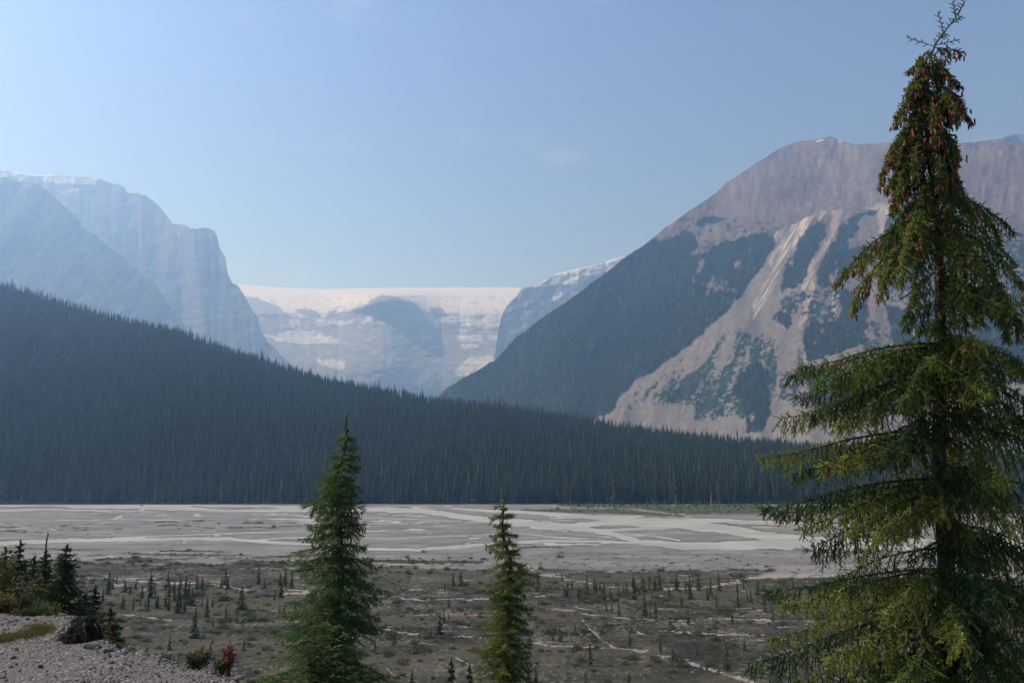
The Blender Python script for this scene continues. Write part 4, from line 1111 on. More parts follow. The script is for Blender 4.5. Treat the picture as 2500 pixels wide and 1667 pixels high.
def aimed(px, py, px_b, py_b, dy, e0, **kw):
    """a bough from trunk height (py_b) whose tip is seen at (px, py), dy nearer or farther than the stem"""
    b = trunk_at(w8(px_b, py_b)[2]); tip = w8(px, py, dy)
    v = tip - b; hor = math.hypot(v[0], v[1]); az = math.atan2(v[1], v[0])
    L_ = math.hypot(hor, v[2]) * 1.08
    # find the droop that lands the tip at the right height
    up = kw.get('upturn', 0.25)
    best = None
    for dr in np.linspace(-0.6, 2.4, 61):
        t = np.linspace(0, 1, 14); e = e0 - dr * t ** 0.9 + up * np.maximum(t - 0.72, 0) * 3.4
        z = np.sum(np.sin(e[1:])) * L_ / 13; h_ = np.sum(np.cos(e[1:])) * L_ / 13
        er = abs(z / max(h_, .05) - v[2] / max(hor, .05))
        if best is None or er < best[0]: best = (er, dr, h_)
    L_ *= hor / max(best[2], 0.05)
    kw.setdefault('r0', 0.004 + 0.0065 * L_)
    args = dict(sec_len=0.20, sec_gap=0.040, hang=0.9, tint=0.5, upturn=up)
    args.update(kw)
    SB.limb(b, az, L_, e0, best[1], **args)
# leader and the open top
for (a, b, c_, d_) in [(2280, 114, 2214, 92), (2282, 112, 2342, 97), (2304, 81, 2290, 30), (2322, 60, 2348, 40), (2334, 43, 2326, 4), (2290, 98, 2312, 84)]:
    p0 = w8(a, b); p1 = w8(c_, d_)
    for k in range(5): SB.twig(p0 + (p1 - p0) * k / 5, p0 + (p1 - p0) * (k + 1) / 5, 0.35, 0.004)
    for k in range(6):
        q_ = p0 + (p1 - p0) * (0.25 + 0.13 * k); dv = (p1 - p0) / np.linalg.norm(p1 - p0); s_ = np.array([-dv[2], 0.3 * (-1) ** k, dv[0]]) * (-1) ** k
        SB.twig(q_, q_ + (dv * 0.6 + s_ * 0.7) * 0.055, 0.3)
for k in range(30):
    z0 = w8(0, 112)[2] + (tz[-1] - w8(0, 112)[2]) * k / 30; p_ = trunk_at(z0); dv = np.array([0.7 * (-1) ** k, SB.rg.normal() * .4, 0.8]); SB.twig(p_, p_ + dv * 0.05, 0.3)
rgb = SB.rg
top_tips = [(2342, 130, 2280, 118, 0.0), (2219, 172, 2270, 140, .1), (2250, 150, 2272, 130, -.1), (2300, 165, 2272, 140, .1), (2225, 250, 2266, 190, .0), (2213, 240, 2264, 190, -.15), (2342, 207, 2264, 175, 0), (2318, 195, 2264, 165, -.2),
            (2187, 305, 2262, 230, 0), (2205, 290, 2262, 222, -.25), (2372, 298, 2262, 225, 0), (2350, 270, 2262, 215, -.2), (2335, 300, 2261, 240, -.35), (2240, 330, 2261, 260, -.3), (2290, 340, 2262, 260, -.4),
            (2162, 400, 2264, 315, 0), (2180, 385, 2264, 310, -.3), (2340, 400, 2264, 320, 0), (2325, 420, 2266, 330, -.3), (2142, 455, 2268, 350, 0), (2183, 515, 2270, 400, -.1), (2165, 470, 2268, 370, .25), (2205, 480, 2270, 380, -.4),
            (2240, 440, 2268, 350, -.45), (2300, 470, 2268, 370, -.4), (2345, 470, 2270, 380, .1), (2200, 420, 2264, 330, .3), (2310, 380, 2264, 320, .4), (2230, 380, 2264, 300, .3)]
for (a, b, c_, d_, dy) in top_tips:
    aimed(a, b, c_, d_, dy, 0.15, sec_len=0.12, sec_gap=0.022, hang=1.1, tint=rgb.uniform(.25, .6), cone_p=0.50, tw=0.065, upturn=0.1)
# filling of the slender top
for k in range(46):
    yb = rgb.uniform(150, 460); wd = lin([(150, 30), (240, 55), (330, 75), (460, 95)], yb)
    az = rgb.random() * 6.28; px_t = 2265 + math.cos(az) * wd; aimed(px_t, yb + wd * 0.85, 2265, yb, math.sin(az) * wd / PXM, 0.1, sec_len=0.11, sec_gap=0.022, hang=1.1, tint=rgb.uniform(.1, .5), cone_p=0.34, tw=0.06, upturn=.1)
mid_tips = [(2470, 562, 2285, 470, .1, 0), (2440, 585, 2285, 480, -.3, 0), (2380, 560, 2283, 465, -.5, .1), (2250, 560, 2283, 460, -.5, .25), (2310, 540, 2283, 450, -.4, .3), (2160, 620, 2288, 490, -.3, .5), (2225, 640, 2288, 500, -.6, .35),
            (2045, 692, 2290, 540, .05, .6), (2068, 765, 2290, 590, -.25, .65), (2130, 735, 2290, 570, -.45, .6), (2100, 660, 2290, 520, .35, .1), (2230, 742, 2290, 590, -.6, .5), (2170, 700, 2290, 560, -.7, .15),
            (2500, 700, 2290, 560, .1, .1), (2470, 640, 2288, 520, .3, 0), (2490, 790, 2291, 620, .1, .55), (2440, 760, 2291, 600, -.4, .5), (2400, 700, 2290, 570, -.6, .2), (2350, 740, 2291, 600, -.7, .1), (2540, 860, 2292, 680, .2, .4),
            (2460, 830, 2293, 690, -.4, .2), (2330, 650, 2288, 520, .7, 0), (2400, 640, 2288, 510, .6, 0), (2240, 640, 2288, 520, .6, 0), (2160, 690, 2290, 560, .6, 0), (2310, 790, 2292, 640, .8, 0), (2420, 790, 2292, 650, .8, 0), (2215, 800, 2293, 660, .5, 0)]
for (a, b, c_, d_, dy, cn) in mid_tips:
    aimed(a, b, c_, d_, dy, 0.10, sec_len=0.24, sec_gap=0.028, hang=1.0, tint=rgb.uniform(.3, .75), cone_p=cn * 0.60, tw=0.085, upturn=0.15)
low_tips = [(1922, 918, 2297, 858, .1), (1960, 900, 2297, 850, -.4), (2010, 930, 2297, 860, -.7), (1945, 972, 2297, 880, .3), (2040, 960, 2297, 870, .6), (1900, 1025, 2294, 950, 0), (1985, 1010, 2294, 930, -.5), (2060, 1040, 2294, 940, -.8),
            (1850, 1122, 2291, 1060, .05), (1900, 1150, 2291, 1070, -.5), (1990, 1140, 2291, 1070, -.9), (2050, 1120, 2291, 1040, .6), (1845, 1240, 2298, 1180, 0), (1900, 1260, 2298, 1190, .4), (1960, 1290, 2300, 1200, -.6), (1975, 1345, 2303, 1230, -.2),
            (2080, 1300, 2303, 1210, -.9), (2100, 1360, 2305, 1250, .5), (1875, 1445, 2310, 1400, 0), (1930, 1480, 2310, 1400, -.5), (1990, 1440, 2309, 1350, .5), (1818, 1612, 2314, 1510, 0), (1880, 1560, 2313, 1480, .5), (1900, 1650, 2315, 1560, -.5),
            (1960, 1690, 2318, 1600, -.1), (2040, 1600, 2313, 1500, -.9), (2060, 1700, 2318, 1600, -.7), (1850, 1740, 2320, 1660, .2), (2150, 1500, 2311, 1400, -1.1), (2180, 1300, 2303, 1220, -1.2), (2200, 1110, 2291, 1020, -1.1), (2160, 1660, 2316, 1560, -1.2),
            (2210, 980, 2294, 900, -1.0), (2130, 900, 2296, 850, .8), (2090, 1500, 2311, 1420, .9), (2120, 1230, 2300, 1150, 1.0),
            (2560, 930, 2296, 840, .1), (2500, 900, 2296, 830, -.4), (2430, 960, 2295, 860, -.9), (2600, 1020, 2294, 920, 0), (2520, 1040, 2293, 940, -.5), (2450, 1060, 2292, 960, .8), (2620, 1120, 2291, 1020, .2), (2540, 1160, 2292, 1050, -.4), (2480, 1180, 2293, 1080, -.9),
            (2640, 1260, 2300, 1150, .1), (2560, 1290, 2301, 1170, -.5), (2470, 1290, 2302, 1180, -1.0), (2650, 1400, 2307, 1290, 0), (2580, 1420, 2308, 1300, .6), (2500, 1440, 2309, 1330, -.6), (2420, 1460, 2310, 1340, -1.1), (2670, 1540, 2313, 1420, .1),
            (2590, 1560, 2313, 1430, -.5), (2500, 1600, 2314, 1480, -.9), (2660, 1660, 2316, 1540, 0), (2560, 1690, 2318, 1570, .5), (2440, 1680, 2318, 1560, -1.1), (2330, 1560, 2313, 1450, -1.3), (2340, 1180, 2291, 1060, 1.2), (2380, 1380, 2307, 1270, 1.1), (2300, 960, 2295, 860, 1.1)]
for i, (a, b, c_, d_, dy) in enumerate(low_tips):
    aimed(a, b, c_, d_ - 12, dy, 0.02, sec_len=rgb.uniform(.26, .40), sec_gap=0.025, hang=1.15, tint=rgb.uniform(.30, .85) if i % 3 else rgb.uniform(.0, .15), tw=0.095, upturn=0.30, dens=1.0, thin=0.14, bare=0.06)
# short inner boughs between the long ones, most of them towards the viewer and hiding the stem
for k in range(50):
    yb = rgb.uniform(690, 1680); az = -math.pi / 2 + rgb.normal() * 1.0; L_ = rgb.uniform(.35, 1.05)
    SB.limb(trunk_at(w8(2300, yb)[2]), az, L_, .05, rgb.uniform(.3, .7), .25, rgb.uniform(.20, .30), 0.030, 1.15, rgb.uniform(.1, .8), 0.008, 0.085, 0.9, 0.05)
# dead, bare branchlets near the stem
for k in range(90):
    z0 = rgb.uniform(w8(0, 1660)[2], w8(0, 800)[2]); p_ = trunk_at(z0); a = rgb.random() * 6.28; L_ = rgb.uniform(.12, .5)
    d = np.array([math.cos(a), math.sin(a), rgb.uniform(-.3, .2)])
    for j in range(5):
        p2 = p_ + d * L_ / 5; SB.stick(p_, p2, 0.003 * (1 - j / 6)); 
        if j > 0:
            e_ = d + rgb.normal(size=3) * 0.6; SB.stick(p2, p2 + e_ * 0.08, 0.0014)
        p_ = p2; d = d + rgb.normal(size=3) * 0.15 + np.array([0, 0, -0.12])
# low crown out of view
for k in range(26):
    z0 = rgb.uniform(gz + 0.5, w8(0, 1700)[2]); a = rgb.random() * 6.28; L_ = rgb.uniform(1.4, 2.2)
    SB.limb(trunk_at(z0), a, L_, 0.0, 0.35, 0.3, 0.30, 0.075, 1.2, rgb.uniform(.2, .7), 0.02, 0.09, 0.7, 0.15)
print('big spruce twigs', len(SB.T0), 'cones', len(SB.cones))
bsp = SB.build('spruce_tree', tp[0], tube(TP, TR_R, 12), 'tall spruce with drooping olive boughs and red cones in its slender top, nearest the camera', 'tree', M_N1, M_BK, 100, 0.068, M_CR)

# ---------------------------------------------------------------- two smaller spruces
def small_spruce(seed, px, py_top, Yd, prof, label, mat, cone_zone, depth_z, kw, kinks=None, mat_c=None, lead=0.0):
    S = Spruce(seed, kw.get('nlen', .015), kw.get('nw', .004), kw.get('per', 16)); rg = S.rg
    top = at(px, py_top, Yd); X = top[0]; gz_ = depth_z
    zs = np.linspace(gz_ - 0.2, top[2], 40)
    pts = np.stack([np.full(40, X) + 0.02 * fbm(zs * 1.3, zs * 0, 3, seed) * (zs - gz_), np.full(40, Yd), zs], 1); pts[:, 0] += X - pts[-1, 0]
    H = top[2] - gz_
    rad = 0.012 + 0.018 * (top[2] - zs); rad[-1] = 0.003
    def tr(z): return np.array([np.interp(z, zs, pts[:, 0]), Yd, z])
    pxm = F / Yd
    py_bot = 1700
    y = py_top + kw.get('clear', 55)
    # the leader
    z = at(px, y, Yd)[2]
    for k in range(24):
        zz = z + (top[2] - z) * k / 24; p_ = tr(zz); a = rg.random() * 6.28; dv = np.array([math.cos(a) * .6, math.sin(a) * .6, 0.9]); S.twig(p_, p_ + dv * 0.04, 0.4)
    zlow = gz_ + 0.4
    z = at(px, y, Yd)[2]
    i = 0
    while z > zlow:
        py = CYP - F * math.tan(math.atan2(z - CAMZ, Yd) - PITCH)
        nb = kw['nb']
        a0 = rg.random() * 6.28
        wl = lin(prof[0], py); wr = lin(prof[1], py)
        for k in range(nb):
            az = a0 + 6.283 * k / nb + rg.normal() * 0.2
            w_ = (wr if math.cos(az) > 0 else wl) / pxm
            L_ = w_ * (rg.uniform(0.40, 1.0) if rg.random() < .66 else rg.uniform(1.0, 1.35))
            if L_ < 0.03: continue
            cz = cone_zone and cone_zone[0] < py < cone_zone[1]
            S.limb(tr(z + rg.normal() * 0.02), az, L_, rg.uniform(.0, .35) if py < cone_zone[1] else rg.uniform(-.1, .2), rg.uniform(.25, .6), rg.uniform(.25, .5), min(0.20, L_ * 0.6), kw['gap'], 0.42,
                   rg.uniform(.15, .65) + (0.15 if math.cos(az) < 0 else 0), 0.004 + 0.009 * L_, min(0.075, L_ * .5), 1.0, 0.08, cone_p=0.22 if cz else 0, npts=9)  # left boughs get a lighter tint: sunlit side put into the needle colour
        z -= kw['whorl'] * rg.uniform(0.75, 1.2); i += 1
    print(label[:20], 'twigs', len(S.T0), 'cones', len(S.cones))
    return S.build('spruce_tree', (X, Yd, gz_), tube(pts, rad, 9), label, 'tree', mat, M_BK, 70, kw.get('cl', .055), mat_c)
def slope_z(X, Y): return float(bank_z(X, Y))
Yd = 12.0
small_spruce(211, 846, 1012, Yd,
             ([(1045, 5), (1068, 24), (1085, 16), (1100, 34), (1130, 22), (1170, 36), (1230, 62), (1300, 86), (1340, 100), (1380, 95), (1440, 85), (1500, 115), (1600, 150), (1700, 170), (2200, 230)],
              [(1045, 5), (1068, 22), (1090, 25), (1130, 52), (1170, 40), (1240, 60), (1290, 52), (1340, 50), (1380, 88), (1420, 80), (1460, 92), (1540, 98), (1600, 105), (1700, 120), (2200, 200)]),
             'bushy green spruce rising from the bank left of the centre, cones in its upper crown', M_N2, (1150, 1330), slope_z((846 - 1250) / F * Yd, Yd),
             dict(nb=11, gap=0.029, whorl=0.15, clear=34, per=17, nw=.0068, nlen=.017, cl=.06), mat_c=M_CB)
Yd = 15.0
small_spruce(223, 1229, 1195, Yd,
             ([(1220, 5), (1240, 15), (1260, 24), (1300, 26), (1330, 38), (1370, 50), (1400, 56), (1440, 48), (1500, 44), (1560, 56), (1600, 68), (1667, 84), (2100, 120)],
              [(1220, 5), (1240, 13), (1260, 18), (1300, 24), (1330, 28), (1370, 40), (1400, 56), (1440, 48), (1500, 46), (1560, 52), (1600, 56), (1667, 60), (2100, 110)]),
             'slim light green spruce with small cones below its tip, right of the bushy one', M_N1, (1260, 1370), slope_z((1229 - 1250) / F * Yd, Yd),
             dict(nb=10, gap=0.030, whorl=0.16, clear=26, per=15, nw=.0080, nlen=.019, cl=.06), mat_c=M_CB)
# ================================================================== things on the flat
def obj_tag(o, label, cat, group=None): return tag(o, label, cat, group)
ORD = {}
M_SAP = foliage_mat('young_spruce_needles', (0.045, 0.064, 0.028), (0.110, 0.135, 0.052), 0.2, 'tip', yellow=(0.075, 0.095, 0.036))
sap = []
for i, (R_, t_, s_, b_) in enumerate([(.21, 10, 5, .0), (.17, 11, 5, .03), (.27, 9, 6, .0), (.19, 10, 5, .04)]):
    v, f, a, mi = cone_spruce(60 + i, 1.0, R_ * 1.25, t_, s_ + 2, b_, 0.0, 0.22)
    v[:, 2] = np.where(v[:, 2] < -0.05, -0.05, v[:, 2])
    k = np.where(mi == 1)[0]; ids = np.unique(f[k]); v[ids, :2] *= 1.4
    sap.append((v, f, a, mi))
C8 = lambda x, y: (1200 + x / 2.94, 1180 + y / 2.94)
C6 = lambda x, y: (x / 3.357, 1200 + y / 3.357)
C7 = lambda x, y: (640 + x / 2.283, 980 + y / 2.283)
SAP8 = [(330, 650, 775), (505, 640, 700), (540, 720, 820), (580, 680, 760), (630, 750, 820), (685, 650, 800), (755, 700, 785), (810, 715, 840), (825, 840, 915), (865, 840, 920), (915, 850, 950), (970, 700, 800), (1025, 680, 835), (1080, 660, 760), (1095, 680, 780), (1135, 665, 770), (1175, 670, 770), (1208, 635, 765), (1275, 740, 825), (1330, 660, 770), (1365, 790, 890), (1395, 720, 790), (1425, 670, 830), (1485, 650, 770), (1550, 740, 840), (1575, 680, 810), (1635, 640, 775), (1615, 800, 885), (1765, 710, 785), (1770, 780, 885), (1835, 770, 850), (1810, 700, 760), (1910, 690, 800), (1960, 710, 780), (2075, 690, 780), (2165, 680, 760), (1960, 830, 925), (2010, 850, 930), (2020, 900, 990), (2090, 850, 940), (1730, 920, 1000), (1100, 780, 950), (1180, 850, 970), (1140, 880, 975), (1410, 910, 1010), (440, 1040, 1125), (490, 1020, 1130), (995, 1070, 1175), (1215, 1110, 1215), (710, 1165, 1305), (1305, 1180, 1275), (1480, 1160, 1230), (1690, 1165, 1340), (1500, 1280, 1330), (1545, 1280, 1340), (1925, 1320, 1375), (1985, 1230, 1325), (2165, 1250, 1370), (2000, 1370, 1430), (675, 1360, 1432), (985, 1360, 1432), (265, 1330, 1425), (320, 1320, 1425)]
SAP6 = [(885, 665, 840), (740, 695, 745), (763, 690, 755), (920, 710, 800), (955, 675, 750), (1020, 755, 825), (1110, 720, 800), (1235, 655, 750), (1230, 700, 870), (1375, 650, 730), (1385, 740, 860), (1475, 680, 800), (1610, 680, 800), (1515, 700, 880), (1545, 740, 860), (1455, 780, 1000), (1510, 860, 990), (1570, 800, 940), (1845, 645, 760), (1865, 690, 800), (2115, 610, 760), (2340, 650, 780), (2300, 690, 770), (1970, 790, 970), (1695, 880, 1035), (1740, 870, 950), (1210, 880, 985), (1285, 860, 960), (1000, 860, 965), (1090, 890, 970), (1380, 850, 980), (1850, 940, 1045), (1940, 990, 1070), (2050, 1010, 1075), (2115, 1045, 1075), (1590, 1000, 1200), (1665, 1150, 1205), (1740, 1180, 1250), (1385, 1180, 1300), (1720, 1250, 1380), (1755, 1310, 1380), (1995, 1210, 1300), (2250, 840, 890), (2325, 940, 1030), (2290, 930, 1000), (840, 800, 900), (705, 780, 880), (660, 840, 950), (1655, 700, 800)]
SAP7 = [(125, 950, 1030), (100, 960, 1030), (163, 945, 1040), (68, 1060, 1105), (123, 1140, 1200), (183, 1120, 1215), (1065, 955, 1025), (1108, 945, 1025), (1017, 1010, 1055), (1535, 965, 1055), (990, 1200, 1300), (1015, 1180, 1230), (1040, 1100, 1150), (785, 1230, 1270), (940, 1250, 1300), (835, 1500, 1567), (1483, 1490, 1560), (1525, 1480, 1560)]
SL = [(C8(x, b)[0], C8(x, t)[1], C8(x, b)[1]) for x, t, b in SAP8] + [(C6(x, b)[0], C6(x, t)[1], C6(x, b)[1]) for x, t, b in SAP6] + [(C7(x, b)[0], C7(x, t)[1], C7(x, b)[1]) for x, t, b in SAP7]
rg = np.random.default_rng(77)
for k in range(30): x = rg.normal(430, 70); b = rg.uniform(1432, 1494); SL.append((x, b - rg.uniform(16, 34), b))
for k in range(22): x = rg.uniform(1360, 1600); b = rg.uniform(1440, 1464); SL.append((x, b - rg.uniform(14, 30), b))
for k in range(16): x = rg.uniform(1820, 2250); b = rg.uniform(1434, 1475); SL.append((x, b - rg.uniform(16, 32), b))
for k in range(26): x = rg.uniform(-20, 2500); b = rg.uniform(1420, 1640); SL.append((x, b - rg.uniform(10, 26), b))
SPECIAL = {0: 'young spruce standing alone on the pale gravel run, right of the slim spruce', 41: 'tallest young spruce of the dark clump in the middle of the near flat', 52: 'young spruce standing alone beside the diagonal gravel run at the lower right',
           49: 'young spruce alone on dark ground below the left part of the diagonal gravel run', 48: 'young spruce touching the upper edge of the diagonal gravel run at its middle', 20: 'dark stocky young spruce in front of the row along the pale dry channel',
           50: 'short young spruce on the left edge of the diagonal gravel run', 63: 'bushy young spruce at the left end of the thicket', 86: 'slender dark young spruce right of the thicket, seen against bare mat', 98: 'dead straight thin young spruce below the thicket',
           83: 'young spruce left of the bushy green spruce, on the far edge of the scrub', 57: 'young spruce seen just left of the lowest boughs of the big spruce'}
first = {}
for i, (x, yt, yb) in enumerate(SL):
    q = ground_at(x, yb, 0.1)
    h = (yb - yt) / F * q[1] * 1.02
    kd = int(rg.integers(4))
    if kd not in first:
        v, f, a, mi = sap[kd]; o = mesh_obj('young_spruce', v, f, [M_SAP, M_BARK], attrs={'tip': a}, fmat=mi); first[kd] = o
    else: o = first[kd].copy(); COL.objects.link(o)
    o.location = q; o.scale = (h * 0.95, h * 0.95, h); o.rotation_euler = (float(rg.normal() * .02), float(rg.normal() * .02), float(rg.random() * 6.28))
    if i in SPECIAL: lab = SPECIAL[i]; grp = 'young spruces standing alone on the flat'
    elif 330 < x < 560 and 1400 < yb < 1500: lab = 'olive green young spruce in the thicket on the flat at the left'; grp = 'young spruces of the thicket'
    elif x < 620: lab = 'small spruce scattered round the thicket on the left of the flat'; grp = 'small spruces on the left of the flat'
    elif x < 1240: lab = 'small spruce on the flat between the bushy and the slim spruce'; grp = 'small spruces in the middle of the flat'
    elif yb < 1480: lab = 'small spruce in the loose row along the pale dry channel'; grp = 'small spruces along the dry channel'
    else: lab = 'small spruce on the dark flat right of the slim spruce'; grp = 'small spruces on the right of the flat'
    tag(o, lab, 'tree', grp)

# ---- low scrub
def bush_proto(seed, n, mat, leaf=0.06, flat=0.75, name='willow_scrub'):
    rg = np.random.default_rng(seed)
    d = rg.normal(size=(n, 3)); d[:, 2] = np.abs(d[:, 2]); d /= np.linalg.norm(d, axis=1, keepdims=True)
    lobes = rg.normal(size=(6, 3)) * np.array([.28, .28, .1])
    c = d * rg.uniform(0.25, 0.5, (n, 1)) * np.array([1, 1, flat]) + lobes[rg.integers(6, size=n)] * np.array([1, 1, .8]); c[:, 2] = np.abs(c[:, 2])
    a = rg.normal(size=(n, 3)); a /= np.linalg.norm(a, axis=1, keepdims=True); b = np.cross(a, rg.normal(size=(n, 3))); b /= np.linalg.norm(b, axis=1, keepdims=True)
    s_ = leaf * rg.uniform(.6, 1.4, (n, 1))
    V = np.stack([c - a * s_, c + b * s_ * .6, c + a * s_, c - b * s_ * .6], 1).reshape(-1, 3)
    return V, np.arange(n * 4).reshape(-1, 4), np.repeat(rg.random(n), 4)
def scrub_mat(name, cols): return attr_mat(name, cols, 0.2, 0.8)
M_SC1 = scrub_mat('scrub_leaves_olive', [(0.055, 0.058, 0.030), (0.090, 0.088, 0.044), (0.13, 0.115, 0.060)])
M_SC2 = scrub_mat('scrub_leaves_green', [(0.045, 0.062, 0.028), (0.075, 0.098, 0.040), (0.10, 0.125, 0.05)])
prot = []
spots = [(545, 1392, 2.4, M_SC2, 'round green bush by itself at the upper left of the dark flat'), (1700, 1405, 3.0, M_SC2, 'wide green bush on the far edge of the dark flat, above the dry channel'), (345, 1538, 1.7, M_SC2, 'low spreading green bush on dark ground below the thicket'),
         (1515, 1578, 1.8, M_SC1, 'dull round bush beside the upper part of the diagonal gravel run'), (1480, 1530, 1.5, M_SC1, 'small dull bush just left of the white gravel patch')]
for i, (x, y, w_, mt, lab) in enumerate(spots):
    V, Fc, A = bush_proto(90 + i, 420, mt, 0.055)
    q = ground_at(x, y, 0.1); o = mesh_obj('bush', V, Fc, mt, attrs={'tint': A}); o.location = q; o.scale = (w_, w_, w_ * 0.9); tag(o, lab, 'bush'); prot.append(o)
n = 24000
x = RNG.uniform(-60, 2560, n); y = 1362 + (1667 - 1362) * RNG.random(n) ** 1.5
X, Y = ground_at(x, y)[:, 0], ground_at(x, y)[:, 1]
wt_, dr_, vg_, md_ = valley_fields(x, y, X, Y)
dens = smooth(-0.02, 0.45, fbm(x / 60.0, y / 8.0, 5, 500, 0.65)) * smooth(1660, 1480, y) * 1.3 + 0.05
ok = (RNG.random(n) < dens * vg_) & (dr_ < 0.4)
x, y, X, Y = x[ok], y[ok], X[ok], Y[ok]; n = len(x)
sz = np.exp(RNG.normal(math.log(0.55), 0.6, n)).clip(.18, 2.4)
# dense strips along the islands in the gravel and the meadow across the river
n2 = 9000; x2 = RNG.uniform(-60, 2560, n2); y2 = RNG.uniform(1228, 1385, n2)
g2 = ground_at(x2, y2); wt2, dr2, vg2, md2 = valley_fields(x2, y2, g2[:, 0], g2[:, 1])
ok2 = ((vg2 > 0.75) & (y2 > 1333) & (RNG.random(n2) < .8)) | ((md2 > 0.5)) | ((vg2 > 0.5) & (y2 < 1333) & (RNG.random(n2) < .35))
g2 = g2[ok2]; md2 = md2[ok2]; n2 = len(g2)
sz2 = np.exp(RNG.normal(math.log(0.9), 0.35, n2)) * np.where(md2 > 0.5, 1.6, 1.0)
PT = np.r_[np.stack([X, Y, np.full(n, 0.08)], 1), np.c_[g2[:, :2], np.full(n2, 0.05) + 0.4 * (md2 > .5)]]
SZ = np.r_[sz, sz2]; n = len(PT)
scatter('willow_scrub', PT, RNG.integers(0, 5, n), rnd_turns(n, 0.05), np.stack([SZ, SZ, SZ * RNG.uniform(.9, 1.7, n)], 1), prot, 'low olive and green willow scrub spread over the river flat', 'scrub')
# cobbles lying about on the flat
n = 16000; x = RNG.uniform(-60, 2560, n); y = 1380 + 290 * RNG.random(n) ** 0.8
g = ground_at(x, y, 0.08); s_ = np.exp(RNG.normal(math.log(0.13), 0.5, n)).clip(.05, .6)
scatter('cobbles', g, RNG.integers(0, 5, n), rnd_turns(n, .3), s_[:, None] * np.ones((1, 3)), [s1, s3, s4, s5, s6], 'pale cobbles sprinkled over the dark mat of the river flat', 'gravel')
# young wood at the far edge of the meadow
n = 420; x = RNG.uniform(1390, 2560, n); y = RNG.uniform(1229, 1245, n) ; g = ground_at(x, y, 0.4)
h = RNG.uniform(2.0, 6.5, n) * smooth(1250, 1228, y) + 1.5
scatter('young_wood', g, RNG.integers(0, 4, n), rnd_turns(n, .02), np.stack([h, h, h], 1), [first[k] for k in range(4)], 'pale green young spruces crowding the meadow on the far bank', 'young wood')

# brush fringing the foot of the wood
n = 1500; x = np.where(RNG.random(n) < .3, RNG.uniform(-40, 240, n), RNG.uniform(-60, 2560, n)); g = hill_xyz(x[:, None], RNG.uniform(-0.004, 0.006, n)[:, None])[:, 0]; g[:, 2] = np.maximum(g[:, 2], 0.1)
h = np.exp(RNG.normal(math.log(2.2), 0.5, n)).clip(.8, 6)
scatter('bank_brush', g, RNG.integers(0, 5, n), rnd_turns(n, .05), np.stack([h, h, h * .9], 1), prot, 'olive brush fringing the foot of the wood on the far bank', 'brush')

# ---- dead trees on the far bank, driftwood on the flat
M_DEAD = NT('bleached_wood').principled((0.34, 0.32, 0.29), 0.9, 0.1)
def dead_tree(x0, y0, x1, y1, label, r=0.2, stubs=8, name='dead_tree', cat='dead tree', z=0.2, seed=1, Yd=None, lie=False):
    rg = np.random.default_rng(seed)
    a = ground_at(x0, y0, z)
    b = ground_at(x1, y1, z) if lie else at(x1, y1, a[1])
    t = np.linspace(0, 1, 9)[:, None]; L_ = np.linalg.norm(b - a)
    pts = a + (b - a) * t + rg.normal(size=(9, 3)) * L_ * 0.012
    parts = [tube(pts, r * (1 - t[:, 0] * 0.85), 6)]
    for k in range(stubs):
        f = rg.uniform(.25, .95); p0 = a + (b - a) * f; d = rg.normal(size=3); d[2] = abs(d[2]) * .6 if lie else d[2] * .4; d /= np.linalg.norm(d)
        l = L_ * rg.uniform(.05, .13) * (1.2 - f)
        q = np.array([p0, p0 + d * l * .5, p0 + d * l + np.array([0, 0, -.1 * l])]); parts.append(tube(q, np.array([.3, .2, .08]) * r * (1.2 - f), 4))
    if lie:
        for k in range(9):                               # the root plate
            d = rg.normal(size=3); d[2] = abs(d[2]); d /= np.linalg.norm(d); l = r * rg.uniform(2.5, 6)
            q = np.array([a, a + d * l * .5, a + d * l]); parts.append(tube(q, np.array([.6, .35, .1]) * r, 4))
    V, Fc = join(parts); o = mesh_obj(name, V - a, Fc, M_DEAD); o.location = a; tag(o, label, cat)
DT = [(955, 1224, 997, 1179, 'longest dead trunk on the far bank, leaning steeply to the right', .26), (1111, 1225, 1102, 1168, 'tall bare dead trunk at the wood edge, above the slim spruce to its left', .3), (1146, 1226, 1134, 1188, 'dead trunk leaning left, just right of the tall bare one', .25),
      (1128, 1226, 1126, 1190, 'thin upright dead trunk between the tall bare one and its leaning neighbour', .2), (741, 1226, 740, 1207, 'short pale snag at the water left of the bushy spruce top', .22), (942, 1226, 937, 1203, 'short dead trunk left of the longest leaning one', .2),
      (1605, 1247, 1589, 1214, 'dead trunk leaning left over the far meadow', .22), (1646, 1246, 1652, 1211, 'upright dead trunk standing in the far meadow', .24), (1715, 1246, 1707, 1224, 'short leaning dead trunk on the right part of the far meadow', .2),
      (1363, 1227, 1364, 1208, 'thin grey snag at the left end of the far meadow', .2), (1499, 1229, 1501, 1206, 'grey snag with a broken top behind the far meadow', .26), (628, 1229, 628, 1208, 'pale snag at the water between the left shore and the bushy spruce', .25), (41, 1223, 41, 1206, 'pale snag at the far left end of the opposite shore', .25),
      (987, 1226, 983, 1201, 'thick short snag behind the foot of the longest leaning trunk', .3), (1182, 1227, 1187, 1206, 'thin dead trunk leaning right near the slim spruce top', .2), (1735, 1236, 1737, 1200, 'tall grey snag at the right end of the far meadow', .28)]
for i, (a, b, c_, d_, lab, r_) in enumerate(DT): dead_tree(a, b, c_, d_, lab, r_ * 1.7, 8, seed=900 + i)
